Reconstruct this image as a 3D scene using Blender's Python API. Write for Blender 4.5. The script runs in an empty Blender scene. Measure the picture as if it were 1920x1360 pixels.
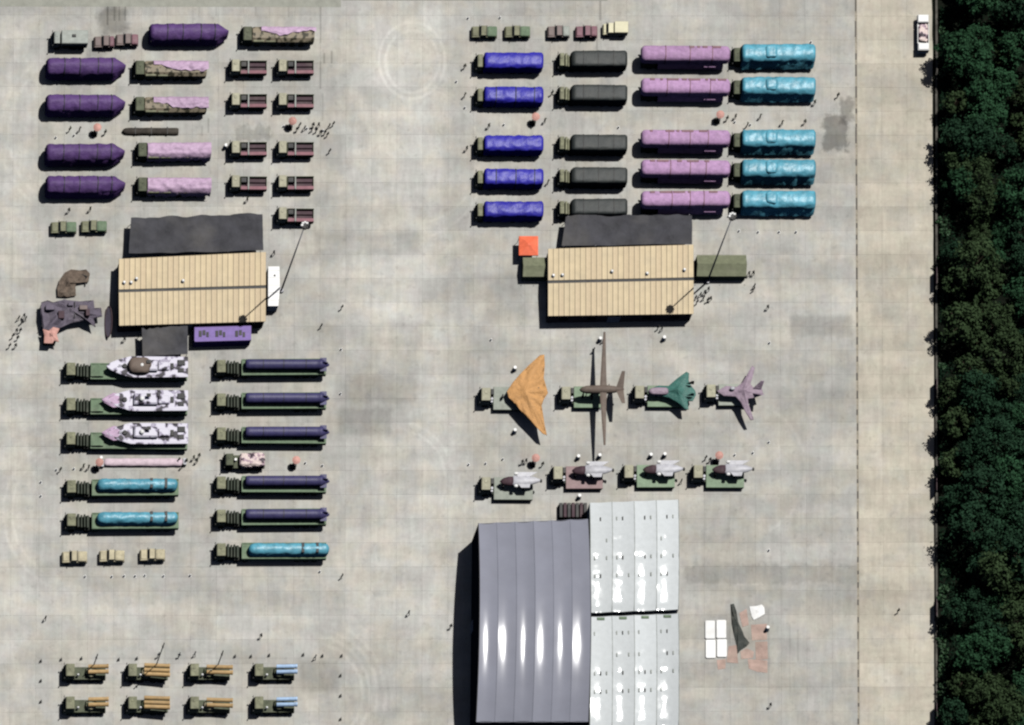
import bpy, math, random
from mathutils import Vector, Matrix, noise

# ------------------------------------------------------------------ camera
R = math.radians
random.seed(7)
scene = bpy.context.scene
col = scene.collection
ALPHA = R(27.0)                       # off-nadir angle of the satellite
NX, NY = 0.352, 0.936                 # picture direction in which tall things lean
_n = math.hypot(NX, NY); NX /= _n; NY /= _n
CA, SA = math.cos(ALPHA), math.sin(ALPHA)
DIST, MPP, FW = 8000.0, 0.1, 192.0
VIEW = Vector((NX * SA, NY * SA, -CA))
LEAN = Vector((NX * CA, NY * CA, SA))
SIDE = Vector((NY, -NX, 0))
RIGHT = NX * LEAN + NY * SIDE
UP = NY * LEAN - NX * SIDE
CAM = -VIEW * DIST
cd = bpy.data.cameras.new('satellite_camera')
cam = bpy.data.objects.new('satellite_camera', cd)
col.objects.link(cam)
m3 = Matrix((RIGHT, UP, -VIEW)).transposed()
cam.matrix_world = Matrix.Translation(CAM) @ m3.to_4x4()
cd.sensor_width = 36.0
cd.lens = 36.0 * DIST / FW
cd.clip_start, cd.clip_end = 100.0, 30000.0
scene.camera = cam

# ------------------------------------------------------------------ sky, sun, exposure
SUN = Vector((0.319, 0.308, 1.0)).normalized()
w = bpy.data.worlds.new('World'); scene.world = w; w.use_nodes = True
wn = w.node_tree.nodes; wl = w.node_tree.links
bg = wn.get('Background') or wn.new('ShaderNodeBackground')
sky = wn.new('ShaderNodeTexSky'); sky.sky_type = 'NISHITA'; sky.sun_disc = False
sky.sun_elevation = math.asin(SUN.z); sky.sun_rotation = math.atan2(SUN.x, SUN.y)
sky.air_density = 0.3; sky.dust_density = 0.8; sky.ozone_density = 0.3
wl.new(sky.outputs[0], bg.inputs[0]); bg.inputs[1].default_value = 0.05
sd = bpy.data.lights.new('sun', 'SUN'); sd.energy = 5.0; sd.angle = R(0.5); sd.color = (1.0, 0.982, 0.955)
so = bpy.data.objects.new('sun', sd); col.objects.link(so)
so.rotation_euler = (-SUN).to_track_quat('-Z', 'Y').to_euler(); so.location = (60, 60, 200)
vs = scene.view_settings
vs.view_transform = 'Standard'; vs.look = 'None'; vs.exposure = -0.27; vs.gamma = 1.0; vs.use_curve_mapping = False
scene.cycles.filter_width = 2.3
scene.cycles.max_bounces = 2
scene.cycles.diffuse_bounces = 0
scene.cycles.glossy_bounces = 0

# ------------------------------------------------------------------ coordinates
K = 1.0 / CA - 1.0
A11, A12, A22 = 1 + K * NX * NX, K * NX * NY, 1 + K * NY * NY    # photograph metres -> ground metres
DET = A11 * A22 - A12 * A12
LX, LY = SA * NX, SA * NY                                        # lean per metre of height (picture metres)

def aff(x, y): return (A11 * x + A12 * y, A12 * x + A22 * y)

def G(px, py, h=0.0):
    t = RIGHT * ((px - 960) * MPP) + UP * ((680 - py) * MPP)
    d = t - CAM
    k = (h - CAM.z) / d.z
    p = CAM + d * k
    return (p.x, p.y)

# ------------------------------------------------------------------ materials
def lin(c):
    c /= 255.0
    return c / 12.92 if c <= 0.04045 else ((c + 0.055) / 1.055) ** 2.4
def S(r, g, b, k=1.25): return (lin(r) / k, lin(g) / k, lin(b) / k)

MATS = {}
def pm(name, rgb, rough=0.75, var=0.18, scale=1.2, metal=0.0, bump=0.0, bscale=4.0, spec=0.35, dust=0.12):
    if name in MATS: return MATS[name]
    m = bpy.data.materials.new(name); m.use_nodes = True
    N = m.node_tree.nodes; L = m.node_tree.links
    b = N['Principled BSDF']
    b.inputs['Roughness'].default_value = rough; b.inputs['Metallic'].default_value = metal
    if 'Specular IOR Level' in b.inputs: b.inputs['Specular IOR Level'].default_value = spec
    g = N.new('ShaderNodeNewGeometry')
    n1 = N.new('ShaderNodeTexNoise'); n1.inputs['Scale'].default_value = scale; n1.inputs['Detail'].default_value = 5
    n1.inputs['Roughness'].default_value = 0.65
    L.new(g.outputs['Position'], n1.inputs['Vector'])
    mr = N.new('ShaderNodeMapRange'); mr.inputs[1].default_value = 0.3; mr.inputs[2].default_value = 0.7
    mr.inputs[3].default_value = 1 - var; mr.inputs[4].default_value = 1 + var
    L.new(n1.outputs['Fac'], mr.inputs[0])
    vm = N.new('ShaderNodeVectorMath'); vm.operation = 'SCALE'; vm.inputs[0].default_value = rgb
    oi = N.new('ShaderNodeObjectInfo'); mo = N.new('ShaderNodeMapRange'); dv_ = 0.025 if 'roof' in name else 0.09; mo.inputs[3].default_value = 1 - dv_; mo.inputs[4].default_value = 1 + dv_
    L.new(oi.outputs['Random'], mo.inputs[0])
    mm = N.new('ShaderNodeMath'); mm.operation = 'MULTIPLY'; L.new(mr.outputs[0], mm.inputs[0]); L.new(mo.outputs[0], mm.inputs[1])
    L.new(mm.outputs[0], vm.inputs['Scale'])
    mx = N.new('ShaderNodeMix'); mx.data_type = 'RGBA'
    n2 = N.new('ShaderNodeTexNoise'); n2.inputs['Scale'].default_value = scale * 0.45; n2.inputs['Detail'].default_value = 3
    L.new(g.outputs['Position'], n2.inputs['Vector'])
    m2 = N.new('ShaderNodeMapRange'); m2.inputs[1].default_value = 0.48; m2.inputs[2].default_value = 0.75; m2.inputs[4].default_value = dust
    L.new(n2.outputs['Fac'], m2.inputs[0]); L.new(m2.outputs[0], mx.inputs[0])
    L.new(vm.outputs[0], mx.inputs[6]); mx.inputs[7].default_value = (0.33, 0.30, 0.24, 1)
    L.new(mx.outputs[2], b.inputs['Base Color'])
    if bump:
        n3 = N.new('ShaderNodeTexNoise'); n3.inputs['Scale'].default_value = bscale; n3.inputs['Detail'].default_value = 4
        L.new(g.outputs['Position'], n3.inputs['Vector'])
        bp = N.new('ShaderNodeBump'); bp.inputs['Strength'].default_value = 1.0; bp.inputs['Distance'].default_value = bump
        L.new(n3.outputs['Fac'], bp.inputs['Height']); L.new(bp.outputs[0], b.inputs['Normal'])
    MATS[name] = m
    return m

RUBBER = pm('rubber', (0.018, 0.018, 0.018), 0.9)
RIM = pm('steel_rim', (0.06, 0.07, 0.05), 0.6)
GLASS = pm('cab_glass', (0.02, 0.025, 0.03), 0.15, spec=0.5, dust=0.03)
DARKMETAL = pm('dark_metal', (0.03, 0.03, 0.03), 0.6)
CHASSIS = pm('chassis_green', (0.035, 0.045, 0.03), 0.7)
OLIVE = pm('olive_paint', S(134, 135, 108), 0.7, var=0.38, scale=1.1)
OLIVE_D = pm('dark_olive_paint', S(88, 94, 72), 0.7, var=0.38, scale=1.1)
GREEN = pm('green_paint', S(112, 134, 106), 0.7, var=0.25)
TAN = pm('tan_cab_paint', S(178, 175, 150), 0.65, var=0.2, scale=1.3)
SAND = pm('sand_paint', S(200, 190, 158), 0.65, var=0.25)
PURPLE = pm('purple_tarpaulin', S(98, 70, 126), 0.6, bump=0.14, bscale=1.3, spec=0.3, dust=0.06)
PINK = pm('pink_tarpaulin', S(204, 174, 202), 0.6, bump=0.16, bscale=1.1, dust=0.05)
BLUE = pm('blue_tarpaulin', S(52, 48, 172), 0.45, bump=0.07, bscale=1.8, dust=0.03, spec=0.4)
BLACKT = pm('black_tarpaulin', S(54, 59, 58), 0.55, bump=0.04, dust=0.05)
LILAC = pm('lilac_tarpaulin', S(190, 152, 192), 0.65, bump=0.1, bscale=1.4, dust=0.1, var=0.22, spec=0.2)
CYAN = pm('cyan_tarpaulin', S(96, 172, 194), 0.4, bump=0.1, bscale=1.2, spec=0.45, dust=0.06, var=0.28, scale=0.8)
NAVY = pm('navy_cover', S(70, 67, 110), 0.5, bump=0.03, dust=0.05)
ORANGE = pm('orange_cloth', S(218, 164, 104), 0.7, bump=0.14, dust=0.05)
TEAL = pm('teal_cloth', S(72, 124, 114), 0.5, bump=0.12, dust=0.05)
MAUVE = pm('mauve_cloth', S(172, 152, 168), 0.6, bump=0.18, bscale=1.6)
BROWNC = pm('brown_grey_cover', S(116, 102, 92), 0.7)
DECKG = pm('float_deck_green', S(142, 164, 136), 0.7)
DECKP = pm('float_deck_rose', S(168, 142, 142), 0.7)
DECKW = pm('float_deck_grey', S(166, 172, 160), 0.7)
LGREY = pm('light_grey_paint', S(196, 196, 202), 0.45)
WHITE = pm('white_paint', (0.8, 0.8, 0.78), 0.5, var=0.06)
MAROON = pm('maroon_cover', S(78, 56, 64), 0.7)
ROSE = pm('rose_bed', S(156, 112, 120), 0.8)
TANTUBE = pm('tan_launch_tube', S(198, 164, 112), 0.6)
BLUETUBE = pm('pale_blue_wrap', S(176, 206, 240), 0.3, spec=0.6)
NET = pm('black_shade_net', S(60, 60, 66), 0.7, bump=0.25, bscale=0.5, dust=0.14, var=0.4, scale=0.3)
ROOFT = pm('tan_roof_sheet', S(222, 202, 164), 0.6, var=0.09, scale=0.5, dust=0.18)
ROOFT2 = pm('tan_roof_sheet_worn', S(217, 196, 160), 0.6, var=0.06, dust=0.08)
WALLB = pm('brown_wall', (0.13, 0.09, 0.085), 0.85)
TENTG = pm('olive_tent_canvas', S(126, 130, 104), 0.8, bump=0.03)
GAZ = pm('orange_canopy_cloth', S(255, 122, 84), 0.6, dust=0.02)
SALMON = pm('salmon_cloth', S(214, 162, 150), 0.7, dust=0.02)
VIOLET = pm('violet_container_paint', S(124, 98, 170), 0.55, dust=0.05)
HANGAR = pm('grey_membrane', S(146, 148, 160), 0.15, var=0.05, scale=0.25, spec=0.4, dust=0.03)
SILVER = pm('silver_membrane', S(216, 221, 222), 0.11, var=0.05, bump=0.01, bscale=1.3, spec=0.2, dust=0.03)
CLOTHD = pm('dark_clothing', (0.06, 0.062, 0.06), 0.9)
CLOTHG = pm('olive_clothing', (0.07, 0.075, 0.05), 0.9)
CLOTHW = pm('white_clothing', (0.65, 0.65, 0.63), 0.9)
SKIN = pm('skin', (0.35, 0.22, 0.16), 0.6)
BARK = pm('bark', (0.06, 0.045, 0.03), 0.9)
BRNET = pm('brown_camouflage_net', S(112, 98, 86), 0.9, var=0.4, scale=1.5, bump=0.1)
GREYC = pm('grey_violet_canvas', S(112, 104, 118), 0.8, var=0.25, scale=0.5, bump=0.04)
CREAM = pm('cream_paint', S(238, 232, 196), 0.55, var=0.06)
PALEG = pm('pale_grey_paint', S(162, 168, 160), 0.55)
BROWNP = pm('brown_grey_paint', S(132, 116, 112), 0.6)
MAROONP = pm('dull_maroon_paint', S(138, 98, 108), 0.6)
LEAFS = [pm('leaf_dark', (0.015, 0.040, 0.021), 0.8, var=0.4, scale=0.4, dust=0, spec=0.08), pm('leaf_mid', (0.022, 0.062, 0.029), 0.8, var=0.4, scale=0.4, dust=0, spec=0.08),
         pm('leaf_brown', (0.032, 0.054, 0.023), 0.8, var=0.4, scale=0.4, dust=0, spec=0.08)]
SHRUB = pm('leaf_bright', (0.035, 0.085, 0.035), 0.6, var=0.4, scale=0.6, dust=0)

def camo_mat(name, pale, mid, dark, scale):
    m = pm(name, pale, 0.55)
    N = m.node_tree.nodes; L = m.node_tree.links; b = N['Principled BSDF']
    g = N.new('ShaderNodeNewGeometry')
    nz = N.new('ShaderNodeTexNoise'); nz.inputs['Scale'].default_value = scale; nz.inputs['Detail'].default_value = 1.5
    L.new(g.outputs['Position'], nz.inputs['Vector'])
    rp = N.new('ShaderNodeValToRGB'); rp.color_ramp.interpolation = 'CONSTANT'
    e = rp.color_ramp.elements
    e[0].position = 0; e[0].color = (*dark, 1); e[1].position = 0.43; e[1].color = (*mid, 1)
    q = e.new(0.50); q.color = (*pale, 1)
    L.new(nz.outputs['Fac'], rp.inputs[0]); L.new(rp.outputs[0], b.inputs['Base Color'])
    return m
BOATCAMO = camo_mat('dazzle_camouflage', (0.62, 0.60, 0.68), (0.34, 0.31, 0.40), (0.025, 0.02, 0.03), 0.7)
NETCAMO = camo_mat('woodland_camouflage', S(158, 146, 124), S(120, 112, 92), S(70, 66, 52), 1.1)
PINKCAMO = camo_mat('pink_blotch_canvas', (0.68, 0.56, 0.52), (0.40, 0.28, 0.33), (0.05, 0.035, 0.045), 1.0)
COVERCAMO = camo_mat('olive_blotch_canvas', S(176, 166, 140), S(132, 140, 110), S(84, 92, 70), 0.9)

# ------------------------------------------------------------------ mesh building
class MB:
    def __init__(s): s.v = []; s.f = []; s.mi = []; s.m = 0
    def add(s, vs, fs):
        o = len(s.v); s.v += [tuple(p) for p in vs]
        for f in fs: s.f.append([i + o for i in f]); s.mi.append(s.m)
    def box(s, x0, x1, y0, y1, z0, z1, ti=0.0):
        a, b = ti, ti
        s.add([(x0, y0, z0), (x1, y0, z0), (x1, y1, z0), (x0, y1, z0), (x0 + a, y0 + b, z1), (x1 - a, y0 + b, z1), (x1 - a, y1 - b, z1), (x0 + a, y1 - b, z1)],
              [(3, 2, 1, 0), (4, 5, 6, 7), (0, 1, 5, 4), (1, 2, 6, 5), (2, 3, 7, 6), (3, 0, 4, 7)])
    def bbox(s, x0, x1, y0, y1, z0, z1, b=0.06):
        s.box(x0, x1, y0, y1, z0, z1 - b); s.v[-4:] = [(x0, y0, z1 - b), (x1, y0, z1 - b), (x1, y1, z1 - b), (x0, y1, z1 - b)]
        s.f.pop(-5); s.mi.pop(-5)
        o = len(s.v) - 4
        s.v += [(x0 + b, y0 + b, z1), (x1 - b, y0 + b, z1), (x1 - b, y1 - b, z1), (x0 + b, y1 - b, z1)]
        for i in range(4):
            j = (i + 1) % 4
            s.f.append([o + i, o + j, o + 4 + j, o + 4 + i]); s.mi.append(s.m)
        s.f.append([o + 4, o + 5, o + 6, o + 7]); s.mi.append(s.m)
    def loft(s, rings, cap=True, closed=True):
        n = len(rings[0]); vs = [p for r in rings for p in r]; fs = []
        for i in range(len(rings) - 1):
            for j in range(n if closed else n - 1):
                k = (j + 1) % n
                fs.append((i * n + j, i * n + k, (i + 1) * n + k, (i + 1) * n + j))
        if cap:
            fs.append(tuple(range(n))[::-1]); fs.append(tuple((len(rings) - 1) * n + j for j in range(n)))
        s.add(vs, fs)
    def prismy(s, prof, y0, y1, zin=1e9, ins=0.0):
        n = len(prof)
        def yy(y, z, sg): return y + (sg * ins if z > zin else 0)
        s.loft([[(x, yy(y0, z, 1), z) for x, z in prof], [(x, yy(y1, z, -1), z) for x, z in prof]])
    def cylx(s, x0, x1, y, z, r, n=12, r2=None):
        r2 = r if r2 is None else r2
        s.loft([[(x0, y + r * math.cos(6.2832 * i / n), z + r * math.sin(6.2832 * i / n)) for i in range(n)],
                [(x1, y + r2 * math.cos(6.2832 * i / n), z + r2 * math.sin(6.2832 * i / n)) for i in range(n)]])
    def cylz(s, x, y, z0, z1, r, n=10, r2=None):
        r2 = r if r2 is None else r2
        s.loft([[(x + r * math.cos(6.2832 * i / n), y + r * math.sin(6.2832 * i / n), z0) for i in range(n)],
                [(x + r2 * math.cos(6.2832 * i / n), y + r2 * math.sin(6.2832 * i / n), z1) for i in range(n)]])
    def bar(s, a, b, r, n=6):
        a = Vector(a); b = Vector(b); d = (b - a).normalized()
        u = d.orthogonal().normalized(); v = d.cross(u)
        s.loft([[tuple(p + u * r * math.cos(6.2832 * i / n) + v * r * math.sin(6.2832 * i / n)) for i in range(n)] for p in (a, b)])
    def ball(s, c, rx, ry, rz, n=10, m=6):
        rings = []
        for i in range(m + 1):
            t = -math.pi / 2 + math.pi * i / m; k = max(0.02, math.cos(t))
            rings.append([(c[0] + rx * k * math.cos(6.2832 * j / n), c[1] + ry * k * math.sin(6.2832 * j / n), c[2] + rz * math.sin(t)) for j in range(n)])
        s.loft(rings)

def mesh_of(name, mb, mats, smooth=False, raw=False):
    me = bpy.data.meshes.new(name)
    vs = mb.v if raw else [(*aff(x, y), z) for x, y, z in mb.v]
    me.from_pydata(vs, [], mb.f)
    for m in mats: me.materials.append(m)
    if len(mats) > 1: me.polygons.foreach_set('material_index', mb.mi)
    if smooth: me.polygons.foreach_set('use_smooth', [True] * len(me.polygons))
    me.update()
    return me

CACHE = {}
def link(name, data, parent=None, loc=(0, 0, 0), rz=0.0):
    o = bpy.data.objects.new(name, data); col.objects.link(o)
    if parent is not None: o.parent = parent
    o.location = loc; o.rotation_euler = (0, 0, rz)
    return o

def part(parent, name, mats, key, fn, loc=(0, 0, 0), smooth=False, label=None):
    if not isinstance(mats, (list, tuple)): mats = [mats]
    k = (name, key) if key else None
    if k and k in CACHE: me = CACHE[k]
    else:
        mb = MB(); fn(mb); me = mesh_of(name, mb, mats, smooth)
        if k: CACHE[k] = me
    o = link(name, me, parent, (*aff(loc[0], loc[1]), loc[2]))
    if label: o['label'] = label
    return o

def tag(o, label, cat, group=None):
    o['label'] = label; o['category'] = cat
    if group: o['group'] = group
    return o

def thing(name, label, cat, px, py, h=0.0, group=None, z=0.0, rz=0.0):
    x, y = G(px, py, h)
    o = bpy.data.objects.new(name, None); col.objects.link(o); o.empty_display_size = 0.5
    if cat in ('truck', 'jeep'): rz += random.Random(px * 7 + py * 13).uniform(-0.009, 0.009)
    o.location = (x, y, z); o.rotation_euler = (0, 0, rz)
    return tag(o, label, cat, group)

def struct(name, mb, mats, px=960, py=680, smooth=False):
    x, y = G(px, py)
    o = link(name, mesh_of(name, mb, mats if isinstance(mats, list) else [mats], smooth), None, (x, y, 0))
    o['kind'] = 'structure'
    return o

_ONES = ['first', 'second', 'third', 'fourth', 'fifth', 'sixth', 'seventh', 'eighth', 'ninth', 'tenth', 'eleventh', 'twelfth', 'thirteenth', 'fourteenth', 'fifteenth', 'sixteenth', 'seventeenth', 'eighteenth', 'nineteenth']
def nth(i):
    if i < 19: return _ONES[i]
    t, u = divmod(i + 1, 10)
    tens = {2: 'twent', 3: 'thirt', 4: 'fort'}[t]
    return tens + 'ieth' if u == 0 else tens + 'y-' + _ONES[u - 1]
ORD = ['topmost', 'second from the top', 'third from the top', 'fourth from the top', 'fifth from the top', 'sixth from the top', 'seventh from the top']

# ------------------------------------------------------------------ ground
def concrete():
    m = bpy.data.materials.new('apron_concrete'); m.use_nodes = True
    N = m.node_tree.nodes; L = m.node_tree.links; b = N['Principled BSDF']
    b.inputs['Roughness'].default_value = 0.9
    if 'Specular IOR Level' in b.inputs: b.inputs['Specular IOR Level'].default_value = 0.2
    def nd(t, **kw):
        n = N.new(t)
        for k, v in kw.items(): setattr(n, k, v)
        return n
    def mth(op, a, b_=None, c=None):
        n = nd('ShaderNodeMath', operation=op)
        for i, q in enumerate((a, b_, c)):
            if q is None: continue
            if isinstance(q, (int, float)): n.inputs[i].default_value = q
            else: L.new(q, n.inputs[i])
        return n.outputs[0]
    def mapr(v, a, b_, c, d, smooth=True):
        n = nd('ShaderNodeMapRange')
        if smooth: n.interpolation_type = 'SMOOTHSTEP'
        L.new(v, n.inputs[0])
        for i, q in enumerate((a, b_, c, d)): n.inputs[i + 1].default_value = q
        return n.outputs[0]
    g = nd('ShaderNodeNewGeometry')
    sp = nd('ShaderNodeSeparateXYZ'); L.new(g.outputs['Position'], sp.inputs[0])
    X, Y = sp.outputs[0], sp.outputs[1]
    # ground metres -> survey pixels
    def lc(a, b_, c): return mth('ADD', mth('MULTIPLY', X, a), mth('MULTIPLY_ADD', Y, b_, c))
    u = lc(A22 / DET / MPP, -A12 / DET / MPP, 960)
    v = lc(A12 / DET / MPP, -A11 / DET / MPP, 680)
    def comb(x, y):
        c = nd('ShaderNodeCombineXYZ')
        for i, q in enumerate((x, y)):
            L.new(q, c.inputs[i])
        return c.outputs[0]
    def nz(vec, scale, det=4, rough=0.6):
        n = nd('ShaderNodeTexNoise'); n.inputs['Scale'].default_value = scale; n.inputs['Detail'].default_value = det
        n.inputs['Roughness'].default_value = rough; L.new(vec, n.inputs['Vector'])
        return n.outputs['Fac']
    P = comb(u, v)
    # per slab tone
    su = mth('FLOOR', mth('DIVIDE', mth('SUBTRACT', u, 1608), 48.0))
    sv = mth('FLOOR', mth('DIVIDE', mth('SUBTRACT', v, 1062), 45.0))
    wnode = nd('ShaderNodeTexWhiteNoise', noise_dimensions='2D'); L.new(comb(su, sv), wnode.inputs['Vector'])
    rnd = wnode.outputs['Value']
    sv2 = mth('FLOOR', mth('DIVIDE', sv, 1.0)); su2 = mth('FLOOR', mth('DIVIDE', su, 5.0))
    w2 = nd('ShaderNodeTexWhiteNoise', noise_dimensions='2D'); L.new(comb(su2, sv2), w2.inputs['Vector'])
    # bigger tones
    big = nz(P, 0.0045, 4); mid = nz(P, 0.02, 5); fine = nz(P, 0.12, 4, 0.7)
    stv = nd('ShaderNodeVectorMath', operation='MULTIPLY'); L.new(P, stv.inputs[0]); stv.inputs[1].default_value = (0.07, 0.016, 1)
    streak = nz(stv.outputs[0], 1.0, 4)
    sth = nd('ShaderNodeVectorMath', operation='MULTIPLY'); L.new(P, sth.inputs[0]); sth.inputs[1].default_value = (0.004, 0.022, 1)
    hst = nz(sth.outputs[0], 1.0, 3)
    tone = mth('MULTIPLY', mapr(rnd, 0, 1, 0.965, 1.03, False), mapr(w2.outputs['Value'], 0, 1, 0.94, 1.05, False))
    tone = mth('MULTIPLY', tone, mapr(big, 0.3, 0.7, 0.92, 1.08))
    tone = mth('MULTIPLY', tone, mapr(mid, 0.3, 0.7, 0.93, 1.06))
    tone = mth('MULTIPLY', tone, mapr(hst, 0.3, 0.7, 0.92, 1.07))
    tone = mth('MULTIPLY', tone, mapr(streak, 0.25, 0.75, 0.93, 1.06))
    st2 = nd('ShaderNodeVectorMath', operation='MULTIPLY'); L.new(P, st2.inputs[0]); st2.inputs[1].default_value = (0.13, 0.011, 1)
    tone = mth('MULTIPLY', tone, mapr(nz(st2.outputs[0], 1.0, 2), 0.3, 0.7, 0.965, 1.03))
    tone = mth('MULTIPLY', tone, mapr(fine, 0.3, 0.7, 0.95, 1.04))
    # grime blotches cut off at joints: each slab samples its own piece of the pattern
    jit = nd('ShaderNodeVectorMath', operation='MULTIPLY_ADD'); L.new(wnode.outputs['Color'], jit.inputs[0]); jit.inputs[1].default_value = (300, 300, 0); L.new(P, jit.inputs[2])
    blot = nz(jit.outputs[0], 0.022, 3)
    tone = mth('MULTIPLY', tone, mapr(blot, 0.30, 0.62, 0.94, 1.02))
    spots_ = nz(P, 0.075, 2, 0.5)
    tone = mth('MULTIPLY', tone, mapr(spots_, 0.26, 0.40, 0.88, 1.0))
    # irregular coordinates for wear
    du = mth('MULTIPLY_ADD', mth('SUBTRACT', nz(P, 0.05, 3), 0.5), 34.0, u)
    dv = mth('MULTIPLY_ADD', mth('SUBTRACT', nz(comb(v, u), 0.05, 3), 0.5), 34.0, v)
    warm = mapr(u, 1600, 1616, 0.2, 0.95)
    def rect(cx, cy, hx, hy, k, soft=14, su_=None, sv_=None):
        nonlocal tone
        a = mapr(mth('ABSOLUTE', mth('SUBTRACT', su_ or du, cx)), hx - soft, hx + soft, 1, 0)
        c = mapr(mth('ABSOLUTE', mth('SUBTRACT', sv_ or dv, cy)), hy - soft, hy + soft, 1, 0)
        tone = mth('MULTIPLY', tone, mth('MULTIPLY_ADD', mth('MULTIPLY', a, c), k, 1.0))
    def ring(cx, cy, r, wd, k, sy=1.0, u0=None, u1=None):
        nonlocal tone
        d = mth('SQRT', mth('ADD', mth('POWER', mth('SUBTRACT', u, cx), 2), mth('POWER', mth('MULTIPLY', mth('SUBTRACT', v, cy), sy), 2)))
        a = mapr(mth('ABSOLUTE', mth('SUBTRACT', d, r)), wd * 0.3, wd * 1.3, 1, 0)
        if u0 is not None: a = mth('MULTIPLY', a, mapr(du, u0 - 15, u0 + 15, 0, 1))
        if u1 is not None: a = mth('MULTIPLY', a, mapr(du, u1 - 15, u1 + 15, 1, 0))
        a = mth('MULTIPLY', a, mapr(mid, 0.3, 0.6, 0.3, 1.0))
        tone = mth('MULTIPLY', tone, mth('MULTIPLY_ADD', a, k, 1.0))
    for q in RECTS: rect(*q)
    for q in CRISP: rect(*q[:5], soft=q[5], su_=u, sv_=v)
    for q in RINGS: ring(*q)
    # colour
    cm = nd('ShaderNodeMix', data_type='RGBA')
    L.new(mth('ADD', warm, mapr(nz(P, 0.016, 4), 0.35, 0.65, -0.3, 0.3)), cm.inputs[0])
    cm.inputs[6].default_value = (*S(190, 189, 185), 1); cm.inputs[7].default_value = (*S(203, 196, 181), 1)
    hue = nd('ShaderNodeMix', data_type='RGBA', blend_type='MULTIPLY'); hue.inputs[0].default_value = 1
    rp = nd('ShaderNodeValToRGB'); e = rp.color_ramp.elements
    e[0].color = (1.0, 0.97, 0.96, 1); e[1].color = (0.97, 1.0, 0.97, 1); e[0].position = 0.3; e[1].position = 0.7
    L.new(nz(P, 0.03, 4), rp.inputs[0])
    L.new(cm.outputs[2], hue.inputs[6]); L.new(rp.outputs[0], hue.inputs[7])
    vm = nd('ShaderNodeVectorMath', operation='SCALE'); L.new(hue.outputs[2], vm.inputs[0]); L.new(tone, vm.inputs['Scale'])
    L.new(vm.outputs[0], b.inputs['Base Color'])
    bp = nd('ShaderNodeBump'); bp.inputs['Distance'].default_value = 0.01; L.new(fine, bp.inputs['Height']); L.new(bp.outputs[0], b.inputs['Normal'])
    return m

# worn / dirty areas: centre, half size, strength
RECTS = [
    (745, 330, 90, 330, 0.17, 30), (720, 120, 90, 120, 0.04, 40), (420, 1150, 420, 40, 0.13, 30), (30, 700, 40, 660, 0.13, 30),
    (720, 1080, 90, 90, 0.11, 40), (700, 560, 70, 70, 0.10, 18), (820, 800, 40, 200, 0.12, 25), (1680, 800, 55, 560, 0.05, 25),
    (705, 728, 78, 26, -0.14, 8), (685, 790, 52, 26, -0.14, 8), (690, 455, 100, 22, -0.10, 8), (700, 630, 110, 24, -0.09, 8),
    (660, 545, 70, 24, -0.05, 10), (1490, 505, 110, 20, -0.09, 7), (1540, 612, 60, 20, -0.14, 6), (1440, 605, 60, 20, -0.05, 6),
    (1450, 1076, 165, 17, -0.2, 5), (1540, 985, 60, 18, -0.09, 8), (1500, 1130, 110, 60, -0.07, 20), (1340, 1010, 70, 60, -0.05, 20),
    (1530, 740, 60, 90, -0.05, 20), (1568, 248, 23, 32, -0.48, 5), (1590, 205, 13, 24, -0.38, 5), (475, 250, 34, 13, -0.28, 4),
    (210, 40, 26, 22, -0.40, 10), (205, 8, 14, 14, -0.34, 8), (180, 100, 18, 10, -0.25, 8), (150, 625, 45, 16, -0.04, 8),
    (950, 560, 40, 45, -0.08, 12), (1440, 650, 60, 18, -0.06, 8), (1340, 660, 60, 16, -0.05, 8), (600, 1265, 35, 30, -0.10, 8),
    (100, 595, 90, 22, -0.09, 8), (1650, 540, 30, 60, -0.06, 15), (440, 520, 400, 8, 0.0, 4), (1400, 1205, 42, 55, -0.10, 12),
]
CRISP = [(x, y, 1.6, hy, k, 1.5) for x, y, hy, k in
         [(200, 20, 26, -0.45), (213, 14, 24, -0.40), (222, 20, 18, -0.35), (233, 18, 20, -0.38), (372, 15, 16, -0.16), (404, 14, 14, -0.18), (478, 12, 16, -0.18),
          (540, 15, 16, -0.2), (600, 40, 40, -0.24), (600, 140, 26, -0.26), (607, 108, 10, -0.35), (621, 106, 12, -0.35), (604, 200, 26, -0.2), (390, 235, 14, -0.28),
          (378, 245, 10, -0.2), (1126, 16, 20, -0.35), (1120, 70, 26, -0.3), (76, 1000, 90, -0.10), (640, 740, 90, -0.06), (878, 740, 70, -0.10), (1440, 1230, 90, -0.14), (1480, 1240, 70, -0.12), (1495, 1210, 30, -0.18)]]
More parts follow.
